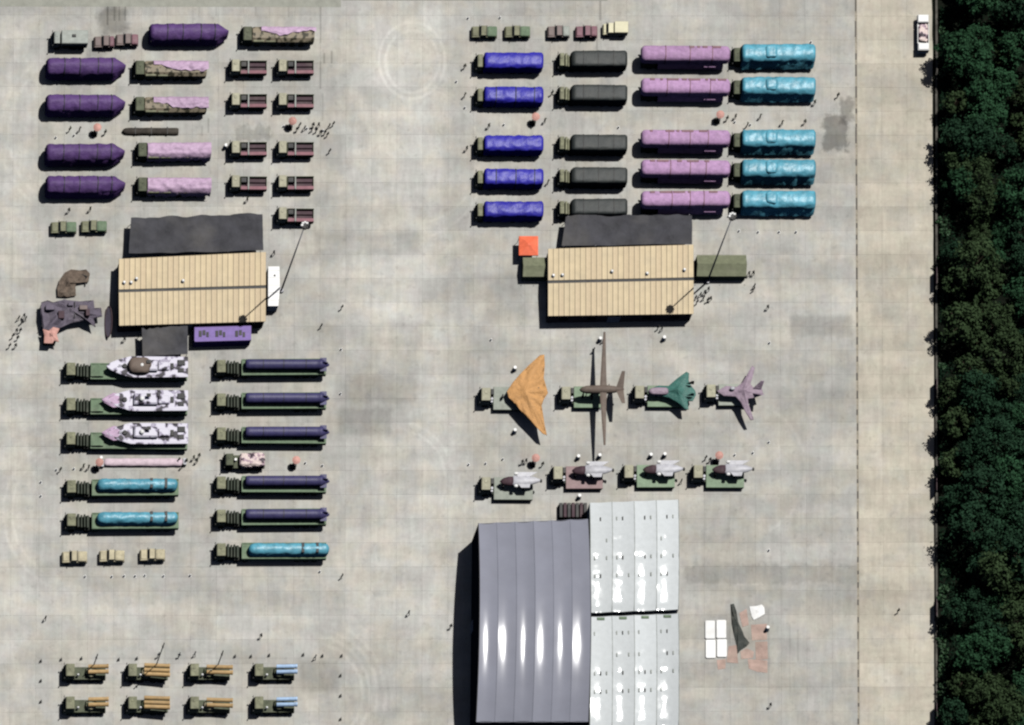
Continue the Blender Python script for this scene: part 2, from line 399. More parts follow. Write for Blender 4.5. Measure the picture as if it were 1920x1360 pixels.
CRISP += [(360, 1080, 285, 1.4, -0.10, 1.5), (360, 1232, 285, 1.2, -0.09, 1.5), (1160, 660, 285, 1.2, -0.05, 1.5), (1370, 1095, 70, 1.4, 0.08, 1.5), (1370, 1290, 70, 1.4, 0.06, 1.5),
          (470, 1062, 560, 1.2, -0.03, 1.5), (1390, 1180, 40, 30, -0.05, 6),
          (705, 728, 76, 25, -0.10, 5), (685, 790, 50, 24, -0.11, 5), (690, 458, 98, 19, -0.08, 5), (705, 628, 108, 21, -0.08, 5), (1540, 612, 58, 20, -0.11, 4), (1490, 508, 108, 20, -0.07, 5),
          (950, 560, 38, 44, -0.07, 6), (600, 1265, 34, 29, -0.08, 4), (1632, 760, 20, 96, 0.07, 4), (1645, 1290, 33, 66, 0.07, 4), (1440, 1035, 160, 15, 0.05, 4), (1585, 920, 20, 24, 0.07, 4),
          (1690, 640, 42, 20, -0.07, 4), (1665, 1100, 50, 20, -0.05, 4), (1545, 960, 60, 40, -0.05, 6), (1500, 440, 90, 22, 0.04, 5), (120, 590, 110, 22, -0.06, 5), (560, 1130, 240, 20, -0.04, 5),
          (740, 1190, 120, 30, 0.04, 6), (680, 215, 40, 22, -0.05, 4), (650, 160, 20, 20, 0.05, 4), (1010, 650, 130, 12, -0.05, 4), (1330, 690, 90, 12, 0.04, 4), (1270, 800, 60, 22, -0.05, 4)]
RINGS = [(772, 112, 62, 3.2, 0.13, 0.86), (772, 114, 50, 3.2, 0.13, 0.86), (760, 300, 150, 3, 0.09, 1.0, 800, 900), (770, 290, 130, 3, 0.09, 1.0, 800, 900),
         (585, 1300, 110, 4, 0.13, 1.0, 610, 760), (585, 1300, 96, 4, 0.13, 1.0, 610, 760), (585, 1300, 124, 4, 0.09, 1.0, 610, 760), (585, 1300, 138, 4, 0.09, 1.0, 610, 760),
         (160, 960, 150, 3.5, 0.09, 1.0, 0, 90), (160, 960, 134, 3.5, 0.09, 1.0, 0, 90), (740, 900, 110, 3.5, 0.09, 1.0, 760, 900), (740, 900, 96, 3.5, 0.09, 1.0, 760, 900), (1380, 880, 130, 4, 0.09, 1.0, 1440, 1560), (170, 250, 170, 4, 0.09, 1.0, 0, 60), (170, 250, 154, 4, 0.09, 1.0, 0, 60)]
CONC = concrete()

def sheet(mb, x0, x1, y0, y1, z, cx, cy):          # pixel rectangle as a flat sheet relative to a root pixel
    mb.add([((x - cx) / 10, (cy - y) / 10, z) for x, y in ((x0, y1), (x1, y1), (x1, y0), (x0, y0))], [(0, 1, 2, 3)])

mb = MB(); sheet(mb, -7000, 9000, -7000, 9000, -0.07, 960, 680)
ground = struct('ground', mb, CONC)
SW_, SH_ = 48.0, 45.0
def slab_shape(mb, cx=0.0, cy=0.0, dz=0.0, wide=SW_):
    hx, hy, b = wide / 20 - 0.004, SH_ / 20 - 0.004, 0.005
    a = [(-hx, -hy), (hx, -hy), (hx, hy), (-hx, hy)]
    c = [(-hx + b, -hy + b), (hx - b, -hy + b), (hx - b, hy - b), (-hx + b, hy - b)]
    vs = [(cx + x, cy + y, -0.07) for x, y in a] + [(cx + x, cy + y, -0.012 + dz) for x, y in a] + [(cx + x, cy + y, dz) for x, y in c]
    fs = [(8, 9, 10, 11)]
    for i in range(4):
        j = (i + 1) % 4
        fs += [(i, j, 4 + j, 4 + i), (4 + i, 4 + j, 8 + j, 8 + i)]
    mb.add(vs, fs)
spots = []
kx0 = -math.ceil((1608 + 96) / SW_)
for kx in range(kx0, 3):
    for ky in range(-24, 9):
        spots.append((1608 + SW_ * (kx + 0.5), 1062 + SH_ * (ky + 0.5), kx, ky))
def openness(s):
    x, y = s[0], s[1]
    sc = 0
    if 630 < x < 860: sc += 3
    if 1400 < x < 1752: sc += 2.5
    if 1085 < y < 1225 and x < 850: sc += 2
    if x < 75: sc += 1.5
    if not (0 < x < 1760 and 0 < y < 1360): sc -= 10
    return -sc
spots.sort(key=openness)
mbs = MB()
for i, (x, y, kx, ky) in enumerate(spots):
    rr = random.Random(kx * 991 + ky)
    dz = rr.uniform(-0.006, 0.0)
    lx, ly = (x - 960) / 10, (680 - y) / 10
    if i < 300:
        o = part(ground, 'slab', CONC, 'slab', slab_shape, (lx, ly, dz))
    else:
        slab_shape(mbs, lx, ly, dz)
o = link('slab_field', mesh_of('slab_field', mbs, [CONC]), ground); o['kind'] = 'stuff'

# dark road edge along the top of the picture
ASPH = pm('worn_asphalt', S(160, 161, 150), 0.9, var=0.15, scale=0.6)
mb = MB(); sheet(mb, -600, 640, -500, 13, 0.008, 300, 0)
o = struct('service_road', mb, ASPH, 300, 0)
mb = MB(); sheet(mb, 640, 1140, -500, 1.5, 0.008, 900, 0)
struct('road_edge', mb, ASPH, 900, 0)

# drain channel
DRAIN = pm('drain_concrete', S(166, 158, 142), 0.9, var=0.3, scale=2.0)
GRATE = pm('drain_grate', (0.10, 0.092, 0.08), 0.8)
mb = MB(); sheet(mb, 1605.6, 1609.4, -60, 1420, 0.006, 1607, 680)
drain = struct('drain_channel', mb, DRAIN, 1607, 680)
rr = random.Random(3)
yy = -20
while yy < 1380:
    ln = rr.choice((6, 9, 12, 22, 30)) if yy < 620 else rr.choice((7, 10, 14))
    part(drain, 'grate', GRATE, 'g%d' % ln, lambda q, ln=ln: q.box(-0.14, 0.14, -ln / 20, ln / 20, 0.0, 0.03), (rr.uniform(-.04, .04), (680 - yy) / 10, 0.005))
    yy += ln + rr.uniform(12, 24)

# ------------------------------------------------------------------ generic shapes
def tarp(mb, x0, x1, W, z0, zs, zt, e0=0.6, e1=0.6, s0=0.6, s1=0.6, flat=1.0, wr=0.05, seed=0, step=0.35, yoff=0.0, hoop=0.0, zdrop0=0.75, zdrop1=0.75, sharp=False, flare=1.04):
    nx = max(6, int((x1 - x0) / step)); nt = 14
    prof = [(-1.0, 0.0), (-0.99, 0.5), (-0.97, 0.92)]
    for i in range(nt + 1):
        th = math.pi * (1 - i / nt)
        c, s_ = math.cos(th), math.sin(th)
        prof.append((0.97 * math.copysign(abs(c) ** flat, c), 1.0 + (abs(s_) ** flat)))
    prof += [(0.97, 0.92), (0.99, 0.5), (1.0, 0.0)]
    rings = []
    for i in range(nx + 1):
        x = x0 + (x1 - x0) * i / nx
        k0 = min(1.0, (x - x0) / e0) if e0 > 0 else 1.0
        k1 = min(1.0, (x1 - x) / e1) if e1 > 0 else 1.0
        f0 = math.sqrt(max(0, 1 - (1 - k0) ** 2)); f1 = math.sqrt(max(0, 1 - (1 - k1) ** 2))
        if sharp: f1 = k1
        sw = (s0 + (1 - s0) * f0) * (s1 + (1 - s1) * f1)
        sz = (zdrop0 + (1 - zdrop0) * f0) * (zdrop1 + (1 - zdrop1) * f1)
        ring = []
        for j, (a, q) in enumerate(prof):
            z = z0 + (zs - z0) * min(q, 1.0) + (zt - zs) * max(0.0, q - 1.0)
            z = z0 + (z - z0) * sz
            y = a * W / 2 * sw * (1 + (flare - 1) * max(0.0, 1 - q))
            nn = noise.noise(Vector((x * 0.9, j * 0.35, seed * 7.3))) + 0.6 * noise.noise(Vector((x * 2.3, j * 0.7, seed * 3.1 + 9)))
            d = wr * nn
            y += d * (a if abs(a) > 0.3 else 0.3 * a); z += d * (0.8 if q >= 1 else 0.25)
            if hoop and q > 0.4: z -= 0.05 * abs(math.sin(math.pi * (x - x0) / hoop)) * (1 if q > 1 else .3)
            if q == 0: z += 0.18 * noise.noise(Vector((x * 0.7, seed, 4.0 + a)))
            ring.append((x, y + yoff, z))
        rings.append(ring)
    mb.loft(rings, cap=True, closed=False)

def wheel_shape(mb):
    n = 12
    def rg(y, r): return [(r * math.cos(6.2832 * i / n), y, r * math.sin(6.2832 * i / n)) for i in range(n)]
    mb.m = 0; mb.loft([rg(-0.22, 0.40), rg(-0.24, 0.54), rg(-0.17, 0.6), rg(0.17, 0.6), rg(0.24, 0.54), rg(0.22, 0.40)], cap=False)
    mb.m = 1
    mb.loft([rg(-0.22, 0.40), rg(-0.14, 0.12)], cap=False); mb.loft([rg(0.14, 0.12), rg(0.22, 0.40)], cap=False)
    mb.add(rg(-0.14, 0.12), [tuple(range(n))]); mb.add(rg(0.14, 0.12), [tuple(range(n))[::-1]])
def small_wheel(mb):
    wheel_shape(mb); mb.v = [(x * 0.68, y * 0.6, z * 0.68) for x, y, z in mb.v]
def wheels(root, xs, hw):
    for x in xs:
        for s_ in (-1, 1): part(root, 'wheel', [RUBBER, RIM], 'w', wheel_shape, (x, s_ * hw, 0.6), True)

def straps(root, mat, xs, W, z0, zs, zt, flat, key):
    for x in xs:
        part(root, 'strap', mat, key + str(x), lambda q: tarp(q, x, x + 0.14, W + 0.12, z0 + 0.05, zs + 0.04, zt + 0.07, 0, 0, 1, 1, flat, 0.0, 0, 0.07), smooth=False)

def cab(root, x0, l, wd, h, mat, z0=0.75, key='', hatch=True):
    k = 'cab%s%s%s%s' % (l, wd, h, mat.name)
    hw = wd / 2
    zm = z0 + 0.5 * (h - z0)
    def f(q):
        q.prismy([(0, z0), (l, z0), (l, h - 0.1), (l - 0.08, h), (0.5, h), (0.34, h - 0.07), (0.06, zm), (0, zm - 0.12)], -hw, hw, zm + 0.05, 0.09)
    c = part(root, 'cab', mat, k, f, (x0, 0, 0))
    def ws(q):
        a, b = zm + 0.08, h - 0.16
        q.prismy([(0.085 - 0.035, a), (0.30 - 0.035, b), (0.30, b), (0.085, a)], -hw + 0.22, hw - 0.22)
    part(c, 'windscreen', GLASS, k, ws)
    for s_ in (-1, 1):
        part(c, 'side_window', GLASS, k + str(s_), lambda q: q.box(0.55, l - 0.45, s_ * (hw - 0.10), s_ * (hw - 0.065) , zm + 0.1, h - 0.3))
        part(c, 'mirror', DARKMETAL, k + str(s_), lambda q: q.box(0.02, 0.10, s_ * (hw + 0.05), s_ * (hw + 0.3), h - 0.9, h - 0.35))
    if hatch: part(c, 'roof_hatch', mat, k, lambda q: q.cylz(l * 0.55, hw * 0.3, h - 0.005, h + 0.07, 0.3, 10, 0.26))
    part(c, 'bumper', DARKMETAL, k, lambda q: q.bbox(-0.14, 0.12, -hw + 0.05, hw - 0.05, 0.45, z0 + 0.02))
    return c

def chassis(root, x0, x1, wd, z0=0.62, z1=1.05, mat=None, key=''):
    part(root, 'chassis', mat or CHASSIS, 'ch%s%s%s%s' % (x0, x1, wd, z1), lambda q: (q.box(x0, x1, -wd / 2, -wd / 2 + 0.5, z0, z1), q.box(x0, x1, wd / 2 - 0.5, wd / 2, z0, z1), q.box(x0 + 0.01, x1 - 0.01, -wd / 2 + 0.5, wd / 2 - 0.5, z0 + 0.1, z1 - 0.04)))

# ------------------------------------------------------------------ vehicles
def purple_truck(i, px, pyN, label):
    t = thing('missile_truck', label, 'truck', px, pyN + 11.0, 3.9, 'purple shrouded missile trucks')
    chassis(t, 0.6, 13.0, 2.5)
    cab(t, 0.15, 1.9, 2.6, 2.75, OLIVE_D, hatch=False)
    wheels(t, [1.6, 3.3, 6.6, 8.3, 10.0, 11.7], 1.12)
    part(t, 'tarpaulin', PURPLE, None, lambda q: tarp(q, 0.0, 14.7, 3.15, 1.1, 2.85, 4.15, 0.7, 2.0, 0.82, 0.24, 1.2, 0.12, i + 1, flare=1.22, zdrop0=0.9, zdrop1=0.72, sharp=True), smooth=True)
    straps(t, BLACKT, (3.1, 6.0, 9.4, 12.0), 3.15, 1.4, 2.85, 4.17, 1.2, 'ps')
    part(t, 'hose_reel', DARKMETAL, None, lambda q: q.cylx(2.3, 3.1, -1.35, 0.95, 0.25, 10))
    return t
WORDS_P = ['purple shrouded missile truck in the topmost row, beside two small brown jeeps',
           'purple shrouded missile truck, first below the pale grey truck, outermost column',
           'purple shrouded missile truck, second below the pale grey truck, outermost column',
           'purple shrouded missile truck just below the parasol gap in the outermost column',
           'purple shrouded missile truck directly above the pair of green jeeps']
for i, (px, py) in enumerate([(283, 45), (90, 109), (89, 178), (88, 271), (89, 331)]): purple_truck(i, px, py, WORDS_P[i])

def pink_truck(i, px, pyN, full, label):
    t = thing('launcher_truck', label, 'truck', px, pyN + 11.0, 3.6, 'launcher trucks half covered in pink tarpaulin')
    chassis(t, 0.4, 13.4, 2.5)
    cab(t, 0.0, 1.9, 2.7, 2.8, OLIVE_D)
    wheels(t, [1.5, 3.2, 6.4, 8.1, 9.8, 11.5], 1.12)
    def body(q):
        rings = []
        for j in range(30):
            x = 2.0 + 11.6 * j / 29
            k = 1 if 0.5 < j < 28.5 else 0.9
            rings.append([(x, y * k, z * (1 if z < 2 else (0.97 + 0.03 * k)) + 0.05 * noise.noise(Vector((x, y, i)))) for y, z in [(-1.45, 1.1), (-1.42, 2.3), (-0.9, 2.9), (0.0, 3.15), (0.9, 2.9), (1.42, 2.3), (1.45, 1.1)]])
        q.loft(rings)
    part(t, 'launcher_body', NETCAMO, None, body)
    part(t, 'equipment_box', OLIVE, 'pk', lambda q: (q.bbox(2.2, 4.2, -1.5, -0.9, 1.5, 2.6), q.bbox(4.5, 6.4, -1.48, -0.95, 1.5, 2.5)))
    def cloth(q):
        nx = 44; prof_n = 18; rings = []
        xs = 2.0 if full else 3.6
        for a in range(nx + 1):
            x = xs + (13.9 - xs) * a / nx
            if full: lo = -1.62 + 0.25 * noise.noise(Vector((x * 0.8, i * 5.0, 0)))
            else:
                lo = (0.75 - 1.1 * min(1, max(0, (x - 4.2) / 4)) if i != 0 else 0.9 - 0.75 * math.exp(-((x - 7.5) / 2.4) ** 2) - 0.3) + 0.35 * noise.noise(Vector((x * 0.9, i * 4.0, 2)))
                lo -= 0.55 if i == 2 else 0.3
            ring = []
            for b in range(prof_n + 1):
                u = lo + (1.66 - lo) * b / prof_n
                au = abs(u)
                z = 3.32 - 0.18 * au if au < 0.9 else 3.16 - (au - 0.9) * 1.3
                if au > 1.42: z -= (au - 1.42) * 5.5
                z += 0.26 * noise.noise(Vector((x * 1.1, u * 1.6, i * 3.7))) + 0.07 * noise.noise(Vector((x * 3, u * 4, i)))
                ring.append((x, max(-1.6, min(1.6, u)), z))
            rings.append(ring)
        q.loft(rings, cap=False, closed=False)
    part(t, 'tarpaulin', PINK, None, cloth, smooth=True)
WORDS_K = ['launcher truck with pink sheet slipping off, in the topmost row', 'launcher truck with pink sheet bunched at its tail, second row',
           'launcher truck with pink sheet over one side, above the dark pole bundle',
           'launcher truck wholly under pink sheet just below the dark pole bundle', 'launcher truck wholly under pink sheet above the black shade net']
for i, (px, py, fl) in enumerate([(455, 48, 0), (253, 112, 0), (253, 180, 0), (258, 266, 1), (258, 331, 1)]): pink_truck(i, px, py, fl, WORDS_K[i])

def flatbed(px, py, label):
    t = thing('flatbed_truck', label, 'truck', px, py + 9.5, 2.9, 'flatbed trucks with empty rose beds')
    chassis(t, 0.5, 6.9, 2.2)
    cab(t, 0.0, 1.75, 2.35, 2.9, TAN)
    wheels(t, [1.3, 4.3, 5.7], 1.0)
    def bed(q):
        q.m = 0
        q.box(1.95, 7.0, -1.2, -1.12, 1.1, 2.0); q.box(1.95, 7.0, 1.12, 1.2, 1.1, 2.15)
        q.box(1.95, 2.05, -1.12, 1.12, 1.1, 2.3); q.box(6.92, 7.0, -1.12, 1.12, 1.1, 1.7)
        q.m = 1; q.box(2.05, 6.92, -1.12, 1.12, 1.1, 1.25)
        q.m = 2; q.box(3.7, 6.95, -1.21, -0.62, 2.003, 2.09); q.box(2.1, 3.3, -1.21, -0.62, 2.003, 2.09)
    b = part(t, 'cargo_bed', [OLIVE_D, MAROON, ROSE], 'fb', bed)
    part(b, 'cross_bar', PALEG, 'fb', lambda q: (q.box(3.4, 3.62, -1.22, 1.22, 2.16, 2.26), q.box(3.44, 3.58, -1.26, -1.21, 1.2, 2.22), q.box(3.44, 3.58, 1.21, 1.26, 1.2, 2.22)))
    part(b, 'launch_rail', MAROON, 'fb', lambda q: (q.bbox(2.3, 6.8, 0.28, 0.95, 1.25, 1.62)))
    part(b, 'stowage_box', DARKMETAL, 'fb', lambda q: (q.bbox(2.15, 3.2, 0.15, 1.05, 1.62, 2.05)))
rows = [113, 176, 266, 330, 390]
for c, cx in ((0, 432), (1, 520)):
    for r, y in enumerate(rows):
        if c == 0 and r == 4: continue
        flatbed(cx, y, 'flatbed truck, %s, in the column %s' % (ORD[r], 'beside the pink-sheeted launchers' if c == 0 else 'facing the open apron'))

def jeep(px, py, body, cover, label, group, L=4.7, canvas=True, hood=True):
    t = thing('jeep', label, 'jeep', px, py, 1.9, group)
    k = body.name + cover.name + str(L)
    hl = 1.25 if hood else 0.5
    def bd(q):
        q.prismy([(0, 0.55), (L, 0.55), (L, 1.25), (hl + 1.4, 1.25), (hl + 1.4, 1.82), (hl + 1.3, 1.9), (hl + 0.45, 1.9), (hl + 0.05, 1.3), (0.12, 1.2), (0, 1.05)], -1.0, 1.0, 1.3, 0.1)
    b = part(t, 'body', body, k, bd)
    part(b, 'windscreen', GLASS, k, lambda q: q.prismy([(hl + 0.05, 1.36), (hl + 0.38, 1.85), (hl + 0.42, 1.85), (hl + 0.09, 1.36)], -0.82, 0.82))
    for s_ in (-1, 1): part(b, 'side_window', GLASS, k + str(s_), lambda q: q.box(hl + 0.6, hl + 1.25, s_ * 0.905, s_ * 0.93, 1.36, 1.8))
    part(b, 'bonnet', body, k, lambda q: q.bbox(0.15, hl - 0.05, -0.75, 0.75, 1.15, 1.36))
    if canvas: part(t, 'load_cover', cover, k, lambda q: tarp(q, hl + 1.55, L - 0.05, 1.95, 1.2, 1.5, 1.72, 0.2, 0.2, 0.9, 0.9, 0.8, 0.04, 2, 0.3))
    else: part(t, 'box_body', cover, k, lambda q: q.bbox(hl + 1.5, L + 0.05, -1.05, 1.05, 0.9, 2.3))
    part(t, 'roll_bar', DARKMETAL, k, lambda q: (q.box(hl + 1.43, hl + 1.53, -0.95, 0.95, 1.88, 1.96),))
    part(t, 'bumper', DARKMETAL, k, lambda q: (q.box(-0.12, 0.0, -0.9, 0.9, 0.5, 0.75), q.box(L, L + 0.1, -0.9, 0.9, 0.5, 0.75)))
    for x in (0.9, L - 1.0):
        for s_ in (-1, 1): part(t, 'wheel', [RUBBER, RIM], 'sw', small_wheel, (x, s_ * 0.88, 0.41), True)
    part(t, 'mirror', DARKMETAL, k, lambda q: (q.box(hl + 0.1, hl + 0.2, -1.25, -1.0, 1.3, 1.5), q.box(hl + 0.1, hl + 0.2, 1.0, 1.25, 1.3, 1.5)))
    return t
jeep(97, 424, OLIVE, GREEN, 'olive jeep with yellowish load cover, outer one of the pair above the net pile', 'olive jeeps')
jeep(154, 422, OLIVE, GREEN, 'olive jeep with green load cover, nearer the black shade net', 'olive jeeps')
jeep(886, 57, OLIVE, GREEN, 'olive jeep at the head of the blue truck column, start of its row', 'olive jeeps')
jeep(948, 57, OLIVE, GREEN, 'olive jeep beside the brown-grey jeep, second in the top row', 'olive jeeps')
jeep(1028, 57, BROWNP, PALEG, 'brown-grey covered jeep between green and maroon jeeps', 'jeeps in the top row', L=4.1)
jeep(1081, 57, MAROONP, MAROONP, 'dull maroon jeep beside the cream van', 'jeeps in the top row', L=4.0)
jeep(1132, 52, CREAM, CREAM, 'small cream box van at the end of the jeep row', 'jeeps in the top row', L=4.5, canvas=False, hood=False)
jeep(178, 76, BROWNP, MAROONP, 'brown jeep next to the pale grey truck', 'brown jeeps', L=3.7)
jeep(219, 72, BROWNP, MAROONP, 'brown jeep next to the topmost purple truck', 'brown jeeps', L=4.1)
for i, (x, y) in enumerate([(118, 1042), (188, 1040), (264, 1038)]):
    jeep(x, y, SAND, SAND, ['sand-coloured jeep with load hatch open, outermost of three', 'sand-coloured jeep in the middle of three', 'sand-coloured jeep nearest the cyan bundle trailer, last of three'][i], 'sand jeeps', L=4.6)

def grey_truck():
    t = thing('command_truck', 'pale grey command truck with roof hatch in the topmost row', 'truck', 99, 69.5, 2.9)
    chassis(t, 0.3, 6.5, 2.2); cab(t, 0, 1.4, 2.4, 2.8, PALEG); wheels(t, [1.1, 4.2, 5.5], 1.0)
    b = part(t, 'box_body', PALEG, None, lambda q: q.bbox(1.65, 6.6, -1.25, 1.25, 1.05, 3.05, 0.1))
    part(b, 'roof_vent', DARKMETAL, None, lambda q: q.bbox(3.6, 4.3, -0.1, 0.4, 3.04, 3.25))
    part(b, 'side_locker', OLIVE_D, None, lambda q: q.box(2.0, 6.2, -1.29, -1.251, 1.1, 2.0))
grey_truck()

def camo_pickup():
    t = thing('cargo_truck', 'small dark truck with blotched pink canvas load between navy cylinder trailers', 'truck', 421, 861, 2.5)
    chassis(t, 0.3, 7.6, 2.2); cab(t, 0, 1.7, 2.3, 2.4, OLIVE_D); wheels(t, [1.2, 5.0, 6.5], 1.0)
    part(t, 'deck', OLIVE_D, None, lambda q: q.box(1.9, 7.7, -1.2, 1.2, 1.05, 1.3))
    part(t, 'load_cover', PINKCAMO, None, lambda q: tarp(q, 2.9, 7.6, 2.4, 1.25, 2.1, 2.6, 0.6, 0.5, 0.8, 0.8, 0.9, 0.18, 31, 0.25))
    part(t, 'marker_drum', WHITE, None, lambda q: q.cylz(2.2, 0.2, 1.3, 1.9, 0.25, 10))
camo_pickup()

ROWW = ['topmost', 'second from the top', 'third from the top', 'second from the bottom', 'lowest']
def blue_truck(i, y):
    t = thing('covered_truck', 'truck with crumpled blue tarpaulin, %s of the blue column' % ROWW[i], 'truck', 893, y, 2.9, 'trucks under blue tarpaulins')
    chassis(t, 0.4, 12.2, 2.4); cab(t, 0, 1.25, 2.5, 2.85, OLIVE, hatch=False); wheels(t, [1.2, 2.9, 7.2, 8.8, 10.4], 1.1)
    part(t, 'tarpaulin', BLUE, None, lambda q: tarp(q, 1.55, 12.6, 2.95, 0.95, 2.8, 3.6, 0.35, 0.5, 0.92, 0.8, 0.75, 0.14, i + 11, 0.3, zdrop0=0.93, zdrop1=0.85), smooth=True)
    # rope lashings
    straps(t, BLACKT, (3.6, 7.3, 10.8), 2.95, 0.95, 2.8, 3.62, 0.75, 'bs') if i % 2 else None
for i, y in enumerate([113.5, 177.5, 269, 331.5, 393]): blue_truck(i, y)

def black_truck(i, y):
    t = thing('covered_truck', 'truck with smooth black tarpaulin, %s of the black column' % ROWW[i], 'truck', 1047, y, 2.9, 'trucks under black tarpaulins')
    chassis(t, 0.4, 12.6, 2.4); cab(t, 0, 1.15, 2.5, 2.85, OLIVE); wheels(t, [1.1, 2.8, 7.0, 8.6, 10.2, 11.8], 1.1)
    part(t, 'equipment_rack', OLIVE, 'bt', lambda q: (q.bbox(1.35, 1.75, -1.2, 1.2, 1.0, 2.7), q.bbox(1.9, 2.15, -1.1, 1.1, 1.0, 2.3)))
    part(t, 'tarpaulin', BLACKT, None, lambda q: tarp(q, 2.4, 12.95, 3.0, 0.9, 2.9, 3.5, 0.8, 0.5, 0.85, 0.85, 0.55, 0.05, i + 21, 0.35, zdrop0=0.72, zdrop1=0.85), smooth=True)
    straps(t, DARKMETAL, (4.6, 7.4, 10.3), 3.0, 0.9, 2.9, 3.5, 0.55, 'ks')
for i, y in enumerate([111, 174, 267.5, 329, 388.5]): black_truck(i, y)

def lilac_truck(i, y):
    t = thing('canister_truck', 'long truck carrying a lilac wrapped canister, %s of the lilac column' % ROWW[i], 'truck', 1204, y, 4.4, 'trucks with lilac canisters')
    chassis(t, 1.0, 15.8, 2.6)
    cab(t, 0.5, 2.3, 3.0, 2.3, OLIVE_D)
    wheels(t, [1.9, 3.5, 6.0, 7.6, 10.2, 11.8, 13.4, 15.0], 1.2)
    part(t, 'side_panel', LILAC, 'lp', lambda q: (q.loft([[(x, -1.95, 1.3), (x, -1.3, 2.64), (x, 1.3, 2.64), (x, 1.95, 1.3)] for x in (3.4, 7.0, 11.0, 15.6)]), q.bbox(12.0, 14.2, -1.9, -1.4, 1.4, 2.2)))
    c = part(t, 'canister', LILAC, 'ca', lambda q: tarp(q, 0.0, 16.6, 2.9, 2.62, 3.5, 4.5, 0.9, 0.8, 0.75, 0.7, 0.8, 0.035, 5, 0.4, zdrop0=0.8, zdrop1=0.8), smooth=True)
    rr = random.Random(i)
    x = 1.5
    while x < 14.5:
        ln = rr.choice((0.5, 0.9, 1.6, 2.2))
        if rr.random() < 0.72:
            part(c, 'hatch', MAROONP, 'h%s' % ln, lambda q: q.bbox(0, ln, -0.2, 0.2, -0.1, 0.1, 0.03), (x, 0.95, 4.36))
        x += ln + rr.uniform(0.3, 1.2)
    straps(c, MAROONP, (4.4 + 0.3 * i, 9.0, 13.2 - 0.4 * i), 2.9, 2.62, 3.5, 4.5, 0.8, 'ls')
    part(c, 'end_ring', DARKMETAL, 'er', lambda q: q.cylx(16.55, 16.75, 0, 3.45, 0.7, 14))
for i, y in enumerate([97, 158, 255, 311, 370]): lilac_truck(i, y)

def cyan_truck(i, y):
    t = thing('covered_truck', 'tall truck under shiny cyan tarpaulin, %s of the cyan column' % ROWW[i], 'truck', 1376, y, 4.0, 'tall trucks under cyan tarpaulins')
    chassis(t, 0.5, 15.0, 2.6); cab(t, 0, 1.9, 2.7, 2.5, OLIVE_D); wheels(t, [1.4, 3.1, 6.4, 8.0, 10.6, 12.2, 13.8], 1.15)
    part(t, 'tarpaulin', CYAN, None, lambda q: tarp(q, 1.7, 15.5, 3.35, 1.0, 2.7, 4.05, 0.5, 0.5, 0.9, 0.85, 0.72, 0.13, i + 41, 0.3, zdrop0=0.9, zdrop1=0.85, flare=1.32), smooth=True)
    part(t, 'roof_hump', CYAN, None, lambda q: tarp(q, 6.0, 8.2, 2.3, 3.6, 3.95, 4.3, 0.5, 0.5, 0.6, 0.6, 0.8, 0.1, i + 51, 0.25), smooth=True)
for i, y in enumerate([96, 157, 256, 312, 370]): cyan_truck(i, y)

# articulated trucks --------------------------------------------------------
def semi(px, py, label, x1=20.8, deck_z=2.0, x_deck=5.0, group='articulated flatbed trucks', goose=False):
    t = thing('articulated_truck', label, 'truck', px, py, 2.7, group)
    cab(t, 0, 1.95, 2.45, 2.7, OLIVE)
    chassis(t, 0.5, 7.2, 2.3)
    part(t, 'equipment_rack', CHASSIS, 'r', lambda q: (q.bbox(2.25, 2.65, -1.2, 1.2, 1.0, 2.35), q.bbox(2.95, 3.25, -1.15, 1.15, 1.0, 2.05), q.bbox(3.5, 3.8, -1.2, 1.2, 1.0, 2.2), q.bbox(4.1, 4.5, -1.15, 1.15, 1.0, 1.8)))
    k = 'd%s%s%s' % (x1, x_deck, goose)
    d = part(t, 'trailer_deck', GREEN, k, lambda q: q.box(x_deck, x1, -1.45, 1.45, deck_z - 0.9, deck_z - 0.001))
    def rim(q):
        q.box(x_deck, x1, -1.5, -1.32, deck_z, deck_z + 0.13); q.box(x_deck, x1, 1.32, 1.5, deck_z, deck_z + 0.13); q.box(x_deck, x_deck + 0.2, -1.32, 1.32, deck_z, deck_z + 0.13)
    part(d, 'rim', GREEN, k, rim)
    if goose: part(d, 'gooseneck', GREEN, k, lambda q: q.prismy([(x_deck - 0.3, deck_z - 0.5), (x_deck + 2.4, deck_z - 0.5), (x_deck + 2.4, deck_z + 0.3), (x_deck + 1.6, deck_z + 0.55), (x_deck, deck_z + 0.4)], -1.1, 1.1))
    wheels(t, [1.3, 4.2, 5.8, x1 - 5.2, x1 - 3.6, x1 - 2.0], 1.1)
    return t

